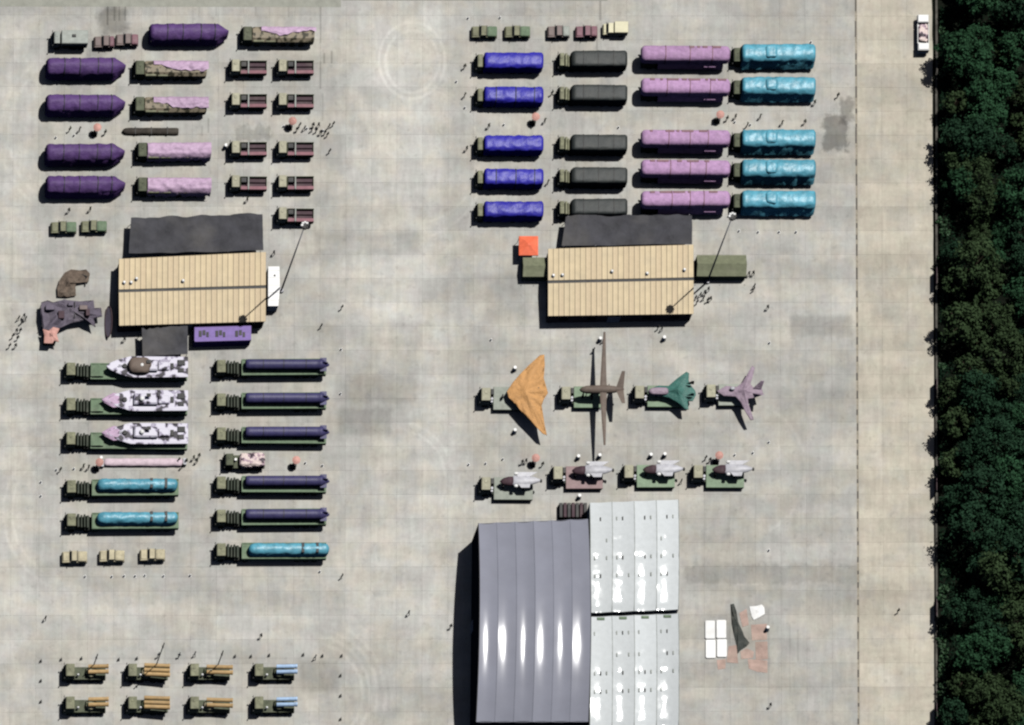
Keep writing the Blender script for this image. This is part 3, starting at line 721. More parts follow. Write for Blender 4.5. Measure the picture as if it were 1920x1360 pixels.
def navy_load(px, py, seed, label):
    o = thing('covered_cylinder', label, 'cylinder', px, py, 2.9, 'navy covered cylinders on trailers', z=2.02)
    def f(q):
        n = 16; rings = []
        for j, (x, r) in enumerate([(0, 0.7), (0.12, 0.88)] + [(0.12 + 13.6 * i / 24, 0.92) for i in range(1, 25)] + [(14.0, 1.0), (14.2, 0.98), (15.0, 0.55), (15.6, 0.22), (15.75, 0.05)]):
            zc = 0.95 - (0.95 - max(r, .5)) * 0.4
            rings.append([(x, r * math.cos(6.2832 * i / n), zc + r * math.sin(6.2832 * i / n) + (0.03 * noise.noise(Vector((x, i, seed))) if 1 < j < 26 else 0)) for i in range(n)])
        q.loft(rings)
    part(o, 'shell', NAVY, 'navy', f, smooth=True)
    part(o, 'cradle', OLIVE_D, 'navy', lambda q: [q.box(x, x + 0.3, -0.9, 0.9, 0.02, 0.5) for x in (1.5, 5.5, 9.5, 13.0)])
    part(o, 'tail_fin', NAVY, 'navy', lambda q: (q.prismy([(13.9, 1.7), (15.3, 1.3), (15.3, 1.9), (14.6, 2.15)], -0.04, 0.04), q.box(14.0, 15.2, -1.25, 1.25, 0.90, 0.98)))
    part(o, 'strap', DARKMETAL, 'navy', lambda q: [q.cylx(x, x + 0.12, 0, 0.95, 0.945, 16) for x in (3.2, 7.0, 11.2)])

def cyan_bundle(px, py, seed, label):
    o = thing('covered_hull', label, 'covered hull', px, py, 2.9, 'cyan wrapped bundles on trailers', z=2.02)
    part(o, 'wrapping', CYAN, None, lambda q: tarp(q, 0, 15.0, 2.1, 0.02, 0.9, 1.75, 1.3, 0.9, 0.35, 0.4, 0.95, 0.09, seed, 0.3, zdrop0=0.55, zdrop1=0.7), smooth=True)
    part(o, 'strap', DARKMETAL, 'cb', lambda q: [q.box(x, x + 0.5, -0.9, 0.9, 0.3, 1.74) for x in (9.8, 12.5)])

for i, y in enumerate([686.5, 749.5, 813, 905, 967.5, 1030.5]):
    last = i == 5
    w_ = ['just below the violet container', 'second below the violet container', 'just above the blotched-canvas truck', 'just below the blotched-canvas truck', 'second from the bottom of its column', 'at the bottom of its column']
    semi(404, y, 'articulated olive truck hauling a %s, %s' % ('cyan bundle' if last else 'navy cylinder', w_[i]))
    if last: cyan_bundle(466, y - 0.5, 63, 'shiny cyan wrapped bundle on the lowest trailer below navy cylinders')
    else: navy_load(460, y - 2.5, i, 'navy covered cylinder with pointed tail on the trailer %s' % w_[i])
for i, y in enumerate([912, 974.5]):
    semi(123, y, 'articulated olive truck hauling a cyan bundle, %s' % ['below the pale pink pole', 'just above the sand jeeps'][i], x1=21.2)
    cyan_bundle(182, y - 3, 61 + i, 'shiny cyan wrapped bundle with dark straps on the trailer %s' % ['below the pale pink pole', 'above the sand jeeps'][i])

def boat(px, py, i, label):
    o = thing('camouflaged_boat', label, 'boat', px, py, 3.0, 'camouflaged boats on trailers', z=1.62)
    L_ = 15.2
    def hull(q):
        rings = []
        for j in range(31):
            s = j / 30; x = L_ * s
            hw = 1.95 * min(1.0, (0.02 + (s / 0.30)) ** 0.6 if s < 0.30 else 1.0) * (1 - 0.06 * max(0, s - 0.5))
            zk = 0.02 + 0.9 * max(0, 1 - s / 0.35) ** 2; zd = 1.35 + 0.35 * max(0, 1 - s / 0.4)
            rings.append([(x, -hw, zd), (x, -hw * 0.85, zk + 0.5), (x, -hw * 0.3, zk), (x, hw * 0.3, zk), (x, hw * 0.85, zk + 0.5), (x, hw, zd), (x, hw * 0.8, zd + 0.08), (x, -hw * 0.8, zd + 0.08)])
        q.loft(rings)
    h = part(o, 'hull', BOATCAMO, 'bh', hull)
    part(o, 'deckhouse', BOATCAMO, 'bd', lambda q: (q.bbox(5.0, 9.4, -1.0, 1.0, 1.4, 2.3, 0.25), q.bbox(9.6, 11.6, -0.75, 0.75, 1.4, 1.9, 0.15)))
    part(o, 'mast', DARKMETAL, 'bm', lambda q: (q.bar((7.6, 0.3, 2.2), (7.6, 0.3, 3.2), 0.08), q.box(7.2, 8.0, 0.0, 0.6, 3.0, 3.1)))
    part(o, 'radar_dome', WHITE, 'br', lambda q: q.ball((6.4, -0.2, 2.55), 0.45, 0.45, 0.4))
    part(o, 'gun_mount', DARKMETAL, 'bg', lambda q: (q.cylz(3.3, 0, 1.5, 1.95, 0.5, 12, 0.4), q.bar((3.3, 0, 1.9), (2.1, 0, 2.1), 0.07)))
    part(o, 'deck_hatch', DARKMETAL, 'bx', lambda q: (q.bbox(11.9, 12.5, -0.5, 0.6, 1.43, 1.62), q.bbox(13.2, 14.6, 0.2, 1.2, 1.4, 1.65), q.bbox(13.3, 14.4, -1.1, -0.3, 1.4, 1.6)))
    if i == 0: part(o, 'brown_cover', BROWNC, 'bc', lambda q: tarp(q, 4.0, 8.2, 3.0, 1.4, 2.1, 2.85, 1.4, 1.4, 0.4, 0.3, 1.0, 0.12, 3), smooth=True)
    else: part(o, 'bow_cover', PINK, 'bp', lambda q: q.loft([[(x, -h_, z), (x, -h_ * 0.6, z + 0.22), (x, 0, z + 0.3), (x, h_ * 0.6, z + 0.22), (x, h_, z)] for x, h_, z in ((-1.0, 0.05, 1.45), (-0.4, 0.5, 1.5), (0.4, 0.95, 1.5), (1.2, 1.35, 1.48), (1.9, 1.3, 1.46), (2.3, 0.9, 1.45))], cap=False, closed=False))
for i, (y, ly) in enumerate([(691.5, 688), (757.5, 751), (821.5, 813)]):
    semi(122, y, 'articulated olive truck hauling a camouflaged boat, %s' % ORD[i], x1=23.0, deck_z=1.6, x_deck=4.9, goose=True)
    boat(200, ly, i, ['dazzle-camouflaged boat with a brown cover amidships, beneath the shade net', 'dazzle-camouflaged boat with pink bow cover, middle of three', 'dazzle-camouflaged boat lowest of three, above the pale pink pole'][i])

# parade floats with aircraft -----------------------------------------------
def float_truck(px, py, label, deck_mat, dx0=2.8, dx1=10.2, hw=2.15, dy=0.0, h=3.0):
    t = thing('float_truck', label, 'truck', px, py, h, 'trucks with aircraft display decks')
    cab(t, 0, 2.0, 2.5, 3.0, TAN)
    chassis(t, 0.5, dx1 - 0.4, 2.3)
    part(t, 'gear_box', DARKMETAL, 'ft', lambda q: (q.bbox(2.1, 2.7, 0.1, 1.15, 1.0, 2.6),))
    part(t, 'gas_bottle', LGREY, 'ft', lambda q: (q.cylz(2.4, -0.5, 1.0, 2.2, 0.25, 8), q.cylz(2.4, -0.95, 1.0, 2.0, 0.22, 8)))
    k = 'fd%s%s%s%s' % (dx0, dx1, hw, dy)
    d = part(t, 'display_deck', deck_mat, k + deck_mat.name, lambda q: q.bbox(dx0, dx1, -hw + dy, hw + dy, 0.95, 1.2, 0.05))
    part(d, 'skirt', OLIVE_D, k, lambda q: q.box(dx0 + 0.1, dx1 - 0.1, -hw + dy + 0.06, hw + dy - 0.06, 0.3, 0.945))
    part(d, 'stand', DARKMETAL, k, lambda q: (q.box(dx0 + 1.5, dx0 + 1.7, -0.3, 0.3, 1.2, 2.4), q.box(dx1 - 1.9, dx1 - 1.7, -0.6, 0.6, 1.2, 2.4)))
    wheels(t, [1.3, 4.0, 5.6, dx1 - 2.4, dx1 - 0.9], 1.05)

def px_out(pts, cx, cy): return [((x - cx) / 10, (cy - y) / 10) for x, y in pts]
def resample(pts, step):
    out = []
    for i in range(len(pts)):
        a = pts[i]; b = pts[(i + 1) % len(pts)]
        n = max(1, int(math.hypot(b[0] - a[0], b[1] - a[1]) / step))
        out += [(a[0] + (b[0] - a[0]) * k / n, a[1] + (b[1] - a[1]) * k / n) for k in range(n)]
    return out
def draped(q, outline, z0, z1, zc, cx=0, cy=0, rings=(1, 0.96, 0.75, 0.5, 0.25, 0.06), wr=0.12, folds=0):
    pts = resample(outline, 0.3)
    rs = []
    rs.append([(x, y, z0 - 0.15) for x, y in pts])
    for r in rings:
        ring = []
        for k, (x, y) in enumerate(pts):
            z = z0 + (z1 - z0) * (1 - r) ** 0.8 if r > 0.1 else zc
            X, Y = cx + (x - cx) * r, cy + (y - cy) * r
            z += wr * noise.noise(Vector((X * 0.9, Y * 0.9, 5))) * (1 if r < 0.99 else 0)
            if folds: z += folds * math.sin(15 * math.atan2(Y - cy, X - cx + 1.5)) * r * (r < 0.99)
            ring.append((X, Y, z))
        rs.append(ring)
    q.loft(rs, cap=True)

float_truck(900, 739, 'display truck with tan cab under the orange winged shape', DECKW)
float_truck(1050, 737, 'display truck with tan cab under the long-winged drone', DECKG, 2.9, 8.0, 2.0)
float_truck(1188, 735, 'display truck with tan cab under the teal shrouded jet', DECKG, 2.9, 9.5, 2.0)
float_truck(1322, 733, 'display truck with tan cab under the mauve shrouded jet', DECKW, 2.8, 8.6, 2.0)

OUTL = [(951, 733), (962, 716), (976, 700), (994, 682), (1013, 665), (1021, 664), (1022, 684), (1020, 708), (1024, 722), (1028, 736), (1020, 748), (1016, 760), (1019, 778), (1022, 798), (1026, 815), (1018, 812), (1001, 794), (983, 776), (967, 757), (954, 744)]
o = thing('flying_wing', 'orange cloth-covered flying wing aircraft on a display truck', 'aircraft', 990, 738, 3.0, 'aircraft on display trucks', z=2.4)
part(o, 'cloth_cover', ORANGE, None, lambda q: draped(q, px_out(OUTL, 990, 738), 0.35, 0.95, 1.25, -0.6, 0.1, wr=0.10, folds=0.3), smooth=True)
part(o, 'support_stand', DARKMETAL, None, lambda q: (q.cylz(-2, 0, -1.2, 0.6, 0.2), q.cylz(2, 1.0, -1.2, 0.6, 0.15), q.cylz(2, -1.0, -1.2, 0.6, 0.15)))

def long_drone():
    o = thing('long_winged_drone', 'brown-grey drone with very long slender straight wings and forked tail', 'aircraft', 1131, 730, 4.2, 'aircraft on display trucks', z=2.4)
    def fus(q):
        rings = []
        for x, r, z in [(-4.4, 0.05, 1.5), (-4.1, 0.4, 1.55), (-3.2, 0.68, 1.6), (-1.5, 0.75, 1.6), (0.5, 0.78, 1.62), (2.0, 0.62, 1.65), (3.2, 0.4, 1.7), (3.9, 0.16, 1.75)]:
            rings.append([(x, r * math.cos(6.2832 * i / 12), z + r * math.sin(6.2832 * i / 12)) for i in range(12)])
        q.loft(rings)
    part(o, 'fuselage', BROWNC, None, fus, smooth=True)
    def wing(s_):
        def f(q):
            rings = []
            for y, c, x, z in [(0.0, 1.35, 0.0, 1.9), (2.5, 1.1, 0.03, 1.92), (6.0, 0.8, 0.10, 2.0), (10.6, 0.4, 0.2, 2.1)]:
                rings.append([(x - c / 2, s_ * y, z), (x - c * 0.2, s_ * y, z + 0.09), (x + c / 2, s_ * y, z), (x - c * 0.2, s_ * y, z - 0.06)])
            q.loft(rings)
        return f
    for s_ in (-1, 1): part(o, 'wing', BROWNC, None, wing(s_))
    def tail(s_):
        return lambda q: q.loft([[(2.3, 0, 1.75), (3.8, 0, 1.75), (3.8, 0, 1.85), (2.3, 0, 1.85)], [(3.35, s_ * 3.0, 2.7), (3.95, s_ * 3.0, 2.7), (3.95, s_ * 3.0, 2.78), (3.35, s_ * 3.0, 2.78)]])
    for s_ in (-1, 1): part(o, 'tail_fin', BROWNC, None, tail(s_))
    part(o, 'sensor_ball', DARKMETAL, None, lambda q: q.ball((-3.3, 0, 1.1), 0.3, 0.3, 0.3))
    part(o, 'landing_leg', DARKMETAL, None, lambda q: (q.cylz(-2.8, 0, -1.2, 1.2, 0.08), q.cylz(1.2, 1.1, -1.2, 1.4, 0.08), q.cylz(1.2, -1.1, -1.2, 1.4, 0.08)))
long_drone()

OUTT = [(1218, 728), (1236, 721), (1254, 722), (1270, 708), (1288, 695), (1293, 698), (1292, 712), (1297, 722), (1304, 730), (1306, 738), (1300, 750), (1290, 750), (1292, 766), (1285, 765), (1272, 753), (1256, 744), (1240, 740), (1222, 737)]
o = thing('shrouded_jet', 'teal cloth-covered delta jet with dark tail fin on a display truck', 'aircraft', 1265, 733, 3.2, 'aircraft on display trucks', z=2.2)
part(o, 'cloth_cover', TEAL, None, lambda q: draped(q, px_out(OUTT, 1265, 733), 0.5, 1.15, 1.75, 0.4, 0.0, wr=0.10), smooth=True)
part(o, 'nose_cover', MAUVE, None, lambda q: tarp(q, -4.9, -1.2, 1.3, 0.3, 0.9, 1.25, 1.4, 0.5, 0.2, 0.7, 1.0, 0.05, 8), smooth=True)
part(o, 'tail_fin', DARKMETAL, None, lambda q: q.prismy([(2.2, 1.2), (3.6, 1.0), (3.5, 2.3), (3.1, 2.4)], 1.2, 1.28))
part(o, 'tail_fin', TEAL, None, lambda q: q.prismy([(2.2, 1.2), (3.6, 1.0), (3.5, 2.2), (3.1, 2.3)], -1.0, -0.92))
part(o, 'support_stand', DARKMETAL, None, lambda q: (q.cylz(-2, 0, -1.0, 0.6, 0.15), q.cylz(1.5, 0.8, -1.0, 0.6, 0.15), q.cylz(1.5, -0.8, -1.0, 0.6, 0.15)))

OUTM = [(1345, 732), (1362, 722), (1382, 724), (1392, 716), (1402, 700), (1411, 684), (1416, 688), (1413, 702), (1408, 718), (1412, 724), (1429, 726), (1432, 738), (1416, 744), (1403, 746), (1404, 758), (1409, 772), (1414, 785), (1408, 786), (1398, 770), (1389, 752), (1380, 742), (1358, 741)]
o = thing('shrouded_jet', 'mauve cloth-covered swept-wing jet on the last display truck', 'aircraft', 1392, 733, 3.2, 'aircraft on display trucks', z=2.2)
part(o, 'cloth_cover', MAUVE, None, lambda q: draped(q, px_out(OUTM, 1392, 733), 0.6, 1.1, 1.6, 0.2, 0.0, wr=0.08), smooth=True)
part(o, 'tail_fin', MAUVE, None, lambda q: q.loft([[(2.0, 0.4, 1.0), (3.6, 0.4, 0.9), (3.6, 0.5, 0.9), (2.0, 0.5, 1.0)], [(3.3, 1.3, 2.3), (3.9, 1.3, 2.3), (3.9, 1.36, 2.3), (3.3, 1.36, 2.3)]]))
part(o, 'tail_fin', MAUVE, None, lambda q: q.loft([[(2.0, -0.4, 1.0), (3.6, -0.4, 0.9), (3.6, -0.5, 0.9), (2.0, -0.5, 1.0)], [(3.3, -1.3, 2.3), (3.9, -1.3, 2.3), (3.9, -1.36, 2.3), (3.3, -1.36, 2.3)]]))
part(o, 'nose_cap', LGREY, None, lambda q: q.ball((-1.9, 0.3, 1.3), 0.5, 0.35, 0.3))
part(o, 'support_stand', DARKMETAL, None, lambda q: (q.cylz(-2.5, 0, -1.0, 0.7, 0.15), q.cylz(1.0, 0.6, -1.0, 0.7, 0.15), q.cylz(1.0, -0.6, -1.0, 0.7, 0.15)))

NAMED = ['below the orange winged shape', 'below the long-winged drone', 'above the silver tent', 'last of the grey drones']
for i, (cx, cy, dm, d1, nx, ny) in enumerate([(900, 906.5, DECKW, 10.2, 938, 902), (1035, 886.5, DECKP, 9.8, 1073, 882), (1168, 884, DECKG, 10.0, 1206, 880), (1298, 884, DECKG, 10.0, 1336, 880)]):
    float_truck(cx, cy, 'display truck with a small grey drone, %s' % NAMED[i], dm, 2.9, d1, 2.1, -0.15)
    o = thing('grey_drone', 'small pale grey drone with maroon nose cover, %s' % NAMED[i], 'aircraft', nx, ny, 2.9, 'small grey drones on display decks', z=1.7)
    def fz(q):
        rings = []
        for x, hw, z in [(2.0, 0.6, 1.2), (2.6, 1.0, 1.3), (4.5, 0.95, 1.35), (6.2, 0.7, 1.35), (7.0, 0.4, 1.35), (7.6, 0.12, 1.4)]:
            rings.append([(x, hw * math.cos(6.2832 * k / 12), z + 0.42 * min(1, hw + .2) * math.sin(6.2832 * k / 12)) for k in range(12)])
        q.loft(rings)
    part(o, 'fuselage', LGREY, 'gd', fz, smooth=True)
    part(o, 'nose_cover', MAROON, 'gd', lambda q: q.loft([[(x, hw * math.cos(6.2832 * k / 12), z + hz * math.sin(6.2832 * k / 12)) for k in range(12)] for x, hw, hz, z in [(0, 0.15, 0.1, 0.9), (0.6, 0.6, 0.3, 1.0), (1.6, 0.85, 0.5, 1.1), (2.4, 0.8, 0.5, 1.2)]]), smooth=True)
    for s_ in (-1, 1):
        part(o, 'wing', LGREY, 'gd%d' % s_, lambda q: q.loft([[(3.2, s_ * 0.7, 1.5), (5.6, s_ * 0.7, 1.5), (5.6, s_ * 0.7, 1.58), (3.2, s_ * 0.7, 1.6)], [(3.9 if s_ < 0 else 2.6, s_ * 1.45, 1.6), (5.4 if s_ < 0 else 6.9, s_ * 1.45, 1.6), (5.4 if s_ < 0 else 6.9, s_ * 1.45, 1.66), (3.9 if s_ < 0 else 2.6, s_ * 1.45, 1.66)]]))
    part(o, 'white_pod', WHITE, 'gd', lambda q: (q.ball((2.9, -1.1, 1.6), 0.4, 0.3, 0.25), q.ball((2.9, 1.2, 1.6), 0.45, 0.28, 0.25)))
    part(o, 'tail_cover', DARKMETAL, 'gd', lambda q: q.ball((7.6, -0.1, 1.4), 0.22, 0.35, 0.3))
    part(o, 'support_stand', DARKMETAL, 'gd', lambda q: (q.cylz(2.6, 0, -0.5, 1.0, 0.15), q.cylz(5.5, 0.5, -0.5, 1.1, 0.12), q.cylz(5.5, -0.5, -0.5, 1.1, 0.12)))

# tube launchers at the bottom ------------------------------------------------
def launcher(px, py, tube_mat, x0, yaw, n, label, ant=0.0):
    t = thing('tube_launcher_truck', label, 'truck', px, py, 3.0, 'tube launcher trucks in the bottom block')
    cab(t, 0, 1.9, 2.4, 3.0, OLIVE)
    x1 = 8.2 if x0 > 3 else 8.0
    chassis(t, 0.5, x1 - 0.3, 2.2); wheels(t, [1.3, 2.9, 5.3, 6.7], 1.0)
    part(t, 'deck', OLIVE_D, 'ld', lambda q: q.box(2.1, 7.9, -1.15, 1.15, 1.06, 1.35))
    part(t, 'turret', COVERCAMO if tube_mat is TANTUBE else OLIVE_D, 'lt%s' % x0, lambda q: q.loft([[(x0 + 0.9 + r * math.cos(6.2832 * i / 12), r * 0.95 * math.sin(6.2832 * i / 12), z) for i in range(12)] for z, r in ((1.36, 1.05), (2.1, 1.0), (2.4, 0.6))]))
    part(t, 'sight_head', WHITE, 'ls', lambda q: (q.ball((2.65, -0.55, 2.0), 0.26, 0.22, 0.35), q.cylz(2.65, -0.55, 1.35, 1.8, 0.1)))
    for k in range(n):
        y = (k - (n - 1) / 2) * (1.05 if n == 2 else 0.85) + 0.25
        def tb(q, y=y):
            z = 2.45 + (0.15 if k == 0 else 0)
            a = (x0 + 0.3, y, z); b = (x1, y - yaw, z + 0.35)
            q.bar(a, b, 0.36, 12); q.bar((x1 - 0.3, y - yaw * 0.95, z + 0.34), (x1 + 0.02, y - yaw, z + 0.352), 0.40, 12)
        part(t, 'launch_tube', tube_mat, None, tb)
    if ant: part(t, 'whip_antenna', DARKMETAL, None, lambda q: (q.bar((5.5, 1.0, 1.4), (5.5, 1.0, ant), 0.1), q.box(5.35, 5.65, 0.8, 1.2, ant - 1.8, ant - 1.6)))
for r, y in enumerate([1256, 1317.5]):
    rw = ['upper', 'lower'][r]
    launcher(121, y, TANTUBE, 4.2, 0.1, 2, 'olive launcher truck with stub tan tubes, first in the %s bottom row' % rw, 7.5 if r == 0 else 0)
    launcher(238, y, TANTUBE, 3.0, 0.35, 3, 'olive launcher truck with three skewed tan tubes, second in the %s bottom row' % rw, 12.5 if r == 0 else 0)
    launcher(354, y, TANTUBE, 3.1, 0.3, 2, 'olive launcher truck with paired tan tubes, third in the %s bottom row' % rw, 9.0 if r == 0 else 0)
    launcher(475, y, BLUETUBE, 4.1, 0.1, 2, 'olive launcher truck with shiny pale blue tubes in the %s bottom row' % rw)

# ------------------------------------------------------------------ buildings
def q_ext(q, top, cx, cy, zb=0.0):
    """prism under a list of (px, py, h) roof points seen from the satellite"""
    n = len(top)
    P = [((x - cx) / 10 - LX * h, (cy - y) / 10 - LY * h, h) for x, y, h in top]
    q.add(P + [(x, y, zb) for x, y, z in P], [tuple(range(n))] + [(i, (i + 1) % n, n + (i + 1) % n, n + i)[::-1] for i in range(n)])
def pp(x, y, h, cx, cy): return ((x - cx) / 10 - LX * h, (cy - y) / 10 - LY * h, h)

def hall(NW, NE, SE, SW, rl, rr_, eave, ridge, label, vents, key):
    cx, cy = (NW[0] + SE[0]) / 2, (NW[1] + SE[1]) / 2 + 15
    t = thing('shed_hall', label, 'hall', cx, cy, 0, 'tan roofed halls')
    def L2(a, b, s): return (a[0] + (b[0] - a[0]) * s, a[1] + (b[1] - a[1]) * s)
    def wl(q):
        P = [pp(*p, eave, cx, cy) for p in (SW, SE, NE, NW)]
        c = [sum(p[i] for p in P) / 4 for i in (0, 1)]
        P = [((x - c[0]) * 0.985 + c[0], (y - c[1]) * 0.97 + c[1], eave - 0.05) for x, y, _ in P]
        q.add(P + [(x, y, 0) for x, y, z in P], [(0, 1, 2, 3)] + [(i, 4 + i, 4 + (i + 1) % 4, (i + 1) % 4) for i in range(4)])
    wall = part(t, 'wall', WALLB, None, wl)
    roof = part(t, 'roof', DARKMETAL, None, lambda q: q.add([pp(*p, h, cx, cy) for p, h in ((SW, eave - 0.03), (SE, eave - 0.03), (rr_, ridge - 0.05), (NE, eave - 0.03), (NW, eave - 0.03), (rl, ridge - 0.05))],
                                                        [(0, 1, 2, 5), (5, 2, 3, 4)]))
    n = 27
    rnd = random.Random(key)
    for side, (a0, a1) in enumerate(((SW, SE), (NW, NE))):
        for i in range(n):
            s0, s1 = (i + 0.05) / n, (i + 0.97) / n
            m = rnd.choice((ROOFT, ROOFT, ROOFT2))
            dz = rnd.uniform(0, 0.025)
            def pn(q):
                k = 0.955
                e0, e1 = L2(a0, a1, s0), L2(a0, a1, s1); r0, r1 = L2(rl, rr_, s0), L2(rl, rr_, s1)
                A0, A1, B0, B1 = [Vector(pp(*p, h + dz, cx, cy)) for p, h in ((e0, eave), (e1, eave), (r0, ridge), (r1, ridge))]
                B0 = A0.lerp(B0, k); B1 = A1.lerp(B1, k)
                u = Vector((0, 0, 0.05))
                mid0, mid1 = (A0 + A1) / 2 - u * 0.5, (B0 + B1) / 2 - u * 0.5
                vs = [A0, mid0, A1, B1, mid1, B0]
                q.add([tuple(p + u) for p in vs] + [tuple(p - u * 0.3) for p in vs], [(0, 1, 4, 5), (1, 2, 3, 4), (0, 6, 7, 1), (1, 7, 8, 2), (2, 8, 9, 3), (3, 9, 10, 4), (4, 10, 11, 5), (5, 11, 6, 0)])
            part(roof, 'roof_sheet', m, None, pn)
    for i, (x, y) in enumerate(vents):
        part(roof, 'vent', [WHITE, DARKMETAL], None, lambda q: (q.box(-0.2, 0.2, -0.2, 0.2, -0.3, 0.55), q.cylz(0, 0, 0.5, 0.8, 0.33, 8, 0.2)), (pp(x, y, ridge, cx, cy)[0], pp(x, y, ridge, cx, cy)[1], ridge - 0.25))
    part(wall, 'door', LGREY, None, lambda q: q.box(-1.2, 1.2, -0.05, 0.05, 0, 2.3), (pp((SW[0] + SE[0]) / 2 - 10, (SW[1] + SE[1]) / 2, eave, cx, cy)[0], pp((SW[0] + SE[0]) / 2 - 10, (SW[1] + SE[1]) / 2, eave, cx, cy)[1] + 0.12, 0))
    for i in range(5):
        s = 0.12 + 0.19 * i
        if abs(s - 0.5) < 0.05: continue
        p = pp(*L2(SW, SE, s), eave, cx, cy)
        part(wall, 'window', GLASS, None, lambda q: q.box(-0.8, 0.8, -0.04, 0.06, 1.2, 2.2), (p[0], p[1] + 0.14, 0))
    return t
hall((223, 486), (498.5, 473), (498.5, 603), (224, 611), (223, 546), (498.5, 538), 3.3, 3.9, 'tan-roofed hall with a white container at its end wall', [(233, 531), (246, 531), (256, 524), (343, 528)], 1)
hall((1027, 467), (1300.7, 459), (1300.7, 589), (1027, 593), (1027, 529), (1300.7, 523), 3.5, 4.1, 'tan-roofed hall with olive tents at both end walls', [(1037, 518), (1054, 517), (1147, 510), (1213, 514), (1283, 507)], 2)

def net_canopy(name, corners, h, label, legs, group='black shade nets'):
    cx = sum(c[0] for c in corners) / 4; cy = sum(c[1] for c in corners) / 4 + h * 4.25
    t = thing(name, label, 'shade net', cx, cy, 0, group)
    P = [Vector(pp(*c, h, cx, cy)) for c in corners]      # NW NE SE SW
    def cl(q):
        n, m = 28, 12; rows_ = []
        for j in range(m + 1):
            row = []
            for i in range(n + 1):
                s, v = i / n, j / m
                p = P[0].lerp(P[1], s).lerp(P[3].lerp(P[2], s), v)
                edge = 0.35 * noise.noise(Vector((i * 0.45, cx, 1))) * (1 - v) 
                z = h + 0.35 * noise.noise(Vector((p.x * 0.35, p.y * 0.5, cx))) - 0.25 * math.sin(math.pi * s) * math.sin(math.pi * v)
                row.append((p.x, p.y + edge, z))
            rows_.append(row)
        q.loft(rows_[::-1], cap=False, closed=False)
    part(t, 'net', NET, None, cl, smooth=True)
    for i in range(legs):
        s = i / (legs - 1)
        for a, b in ((P[0], P[1]), (P[3], P[2])):
            p = a.lerp(b, 0.02 + 0.96 * s)
            part(t, 'post', LGREY, 'np%s' % h, lambda q: q.cylz(0, 0, 0, h - 0.15, 0.06, 6), (p.x, p.y, 0))
net_canopy('shade_net', [(246, 408), (492, 401), (494, 470), (242, 476)], 2.9, 'black shade net along the upper side of the hall with white container', 5)
net_canopy('shade_net', [(1061, 405), (1298, 402), (1298, 458), (1053, 461)], 2.9, 'black shade net reaching over the trucks behind the tent-flanked hall', 5)
net_canopy('shade_net', [(266, 618), (352, 610), (352, 664), (268, 668)], 2.8, 'small black shade net reaching over the camouflaged boats', 3)

def white_container():
    t = thing('white_container', 'white container standing against the end wall of the hall', 'container', 513, 548, 0)
    q0 = [(503, 574), (522, 574), (525, 540), (524, 500), (503, 500)]
    b = part(t, 'box', WHITE, None, lambda q: q_ext(q, [(x, y, 2.6) for x, y in q0], 513, 548, 0.1))
    part(b, 'roof_vent', DARKMETAL, None, lambda q: q.bbox(-0.15, 0.15, -0.15, 0.15, 2.6, 2.75), (-0.2, 2.0, 0))
    part(b, 'roof_bow', WHITE, None, lambda q: [q.box(-1.2, 0.6, y, y + 0.12, 2.6, 2.66) for y in (-2.6, -1.2, 0.2, 1.6, 3.0)])
    part(b, 'base_rail', DARKMETAL, None, lambda q: q_ext(q, [(x, y, 0.12) for x, y in [(499, 585), (518, 585), (520, 511), (499, 511)]], 513, 548, 0))
white_container()

def violet_container():
    cx, cy = 418, 637
    t = thing('violet_container', 'violet container with three dark roof grilles beside the small shade net', 'container', cx, cy, 0)
    b = part(t, 'box', VIOLET, None, lambda q: q_ext(q, [(365, 641, 2.5), (471, 638, 2.5), (471, 611, 2.5), (365, 614, 2.5)], cx, cy, 0.1))
    for i, x in enumerate((382, 413, 450)):
        p = pp(x, 626, 2.5, cx, cy)
        g = part(b, 'roof_grille', DARKMETAL, 'vg', lambda q: (q.bbox(-0.9, -0.35, -0.6, 0.55, 0, 0.07, 0.02), q.bbox(-0.2, 0.35, -0.3, 0.65, 0, 0.07, 0.02), q.bbox(0.5, 0.95, -0.65, 0.3, 0, 0.07, 0.02)), (p[0], p[1], 2.5))
    part(b, 'corner_post', VIOLET, None, lambda q: [q.box(x - 0.08, x + 0.08, y - 0.08, y + 0.08, 0, 2.58) for x, y in ((pp(366, 640, 2.5, cx, cy)[:2]), (pp(470, 637, 2.5, cx, cy)[:2]))])
violet_container()

def ridge_tent(name, x0, x1, yN, yS, h, ridge, mat, label):
    cx, cy = (x0 + x1) / 2, (yN + yS) / 2 + 9
    t = thing(name, label, 'tent', cx, cy, 0, 'olive ridge tents')
    hx = (x1 - x0) / 20; hy = (yS - yN) / 20
    part(t, 'roof', mat, None, lambda q: [q.loft([[(x, -hy, h + 0.04 * noise.noise(Vector((x, 0, cx)))), (x, -hy * 0.5, (h + ridge) / 2 - 0.08), (x, 0, ridge + 0.05 * noise.noise(Vector((x * 2, 3, cx)))), (x, hy * 0.5, (h + ridge) / 2 - 0.08), (x, hy, h)] for x in [-hx + 2 * hx * i / 10 for i in range(11)]], cap=False, closed=False)])
    part(t, 'wall', TENTG, None, lambda q: q.loft([[(-hx + 0.05, -hy + 0.05, z), (hx - 0.05, -hy + 0.05, z), (hx - 0.05, hy - 0.05, z), (-hx + 0.05, hy - 0.05, z)] for z in (0, h - 0.1)], cap=False))
    for s_ in (-1, 1): part(t, 'gable', mat, None, lambda q: q.add([(s_ * (hx - 0.04), -hy + 0.05, h - 0.12), (s_ * (hx - 0.04), hy - 0.05, h - 0.12), (s_ * (hx - 0.04), 0, ridge - 0.05)], [(0, 1, 2)]))
    part(t, 'guy_peg', DARKMETAL, None, lambda q: [q.cylz(x, -hy - 0.8, 0, 0.25, 0.05, 6) for x in (-hx, 0, hx)])
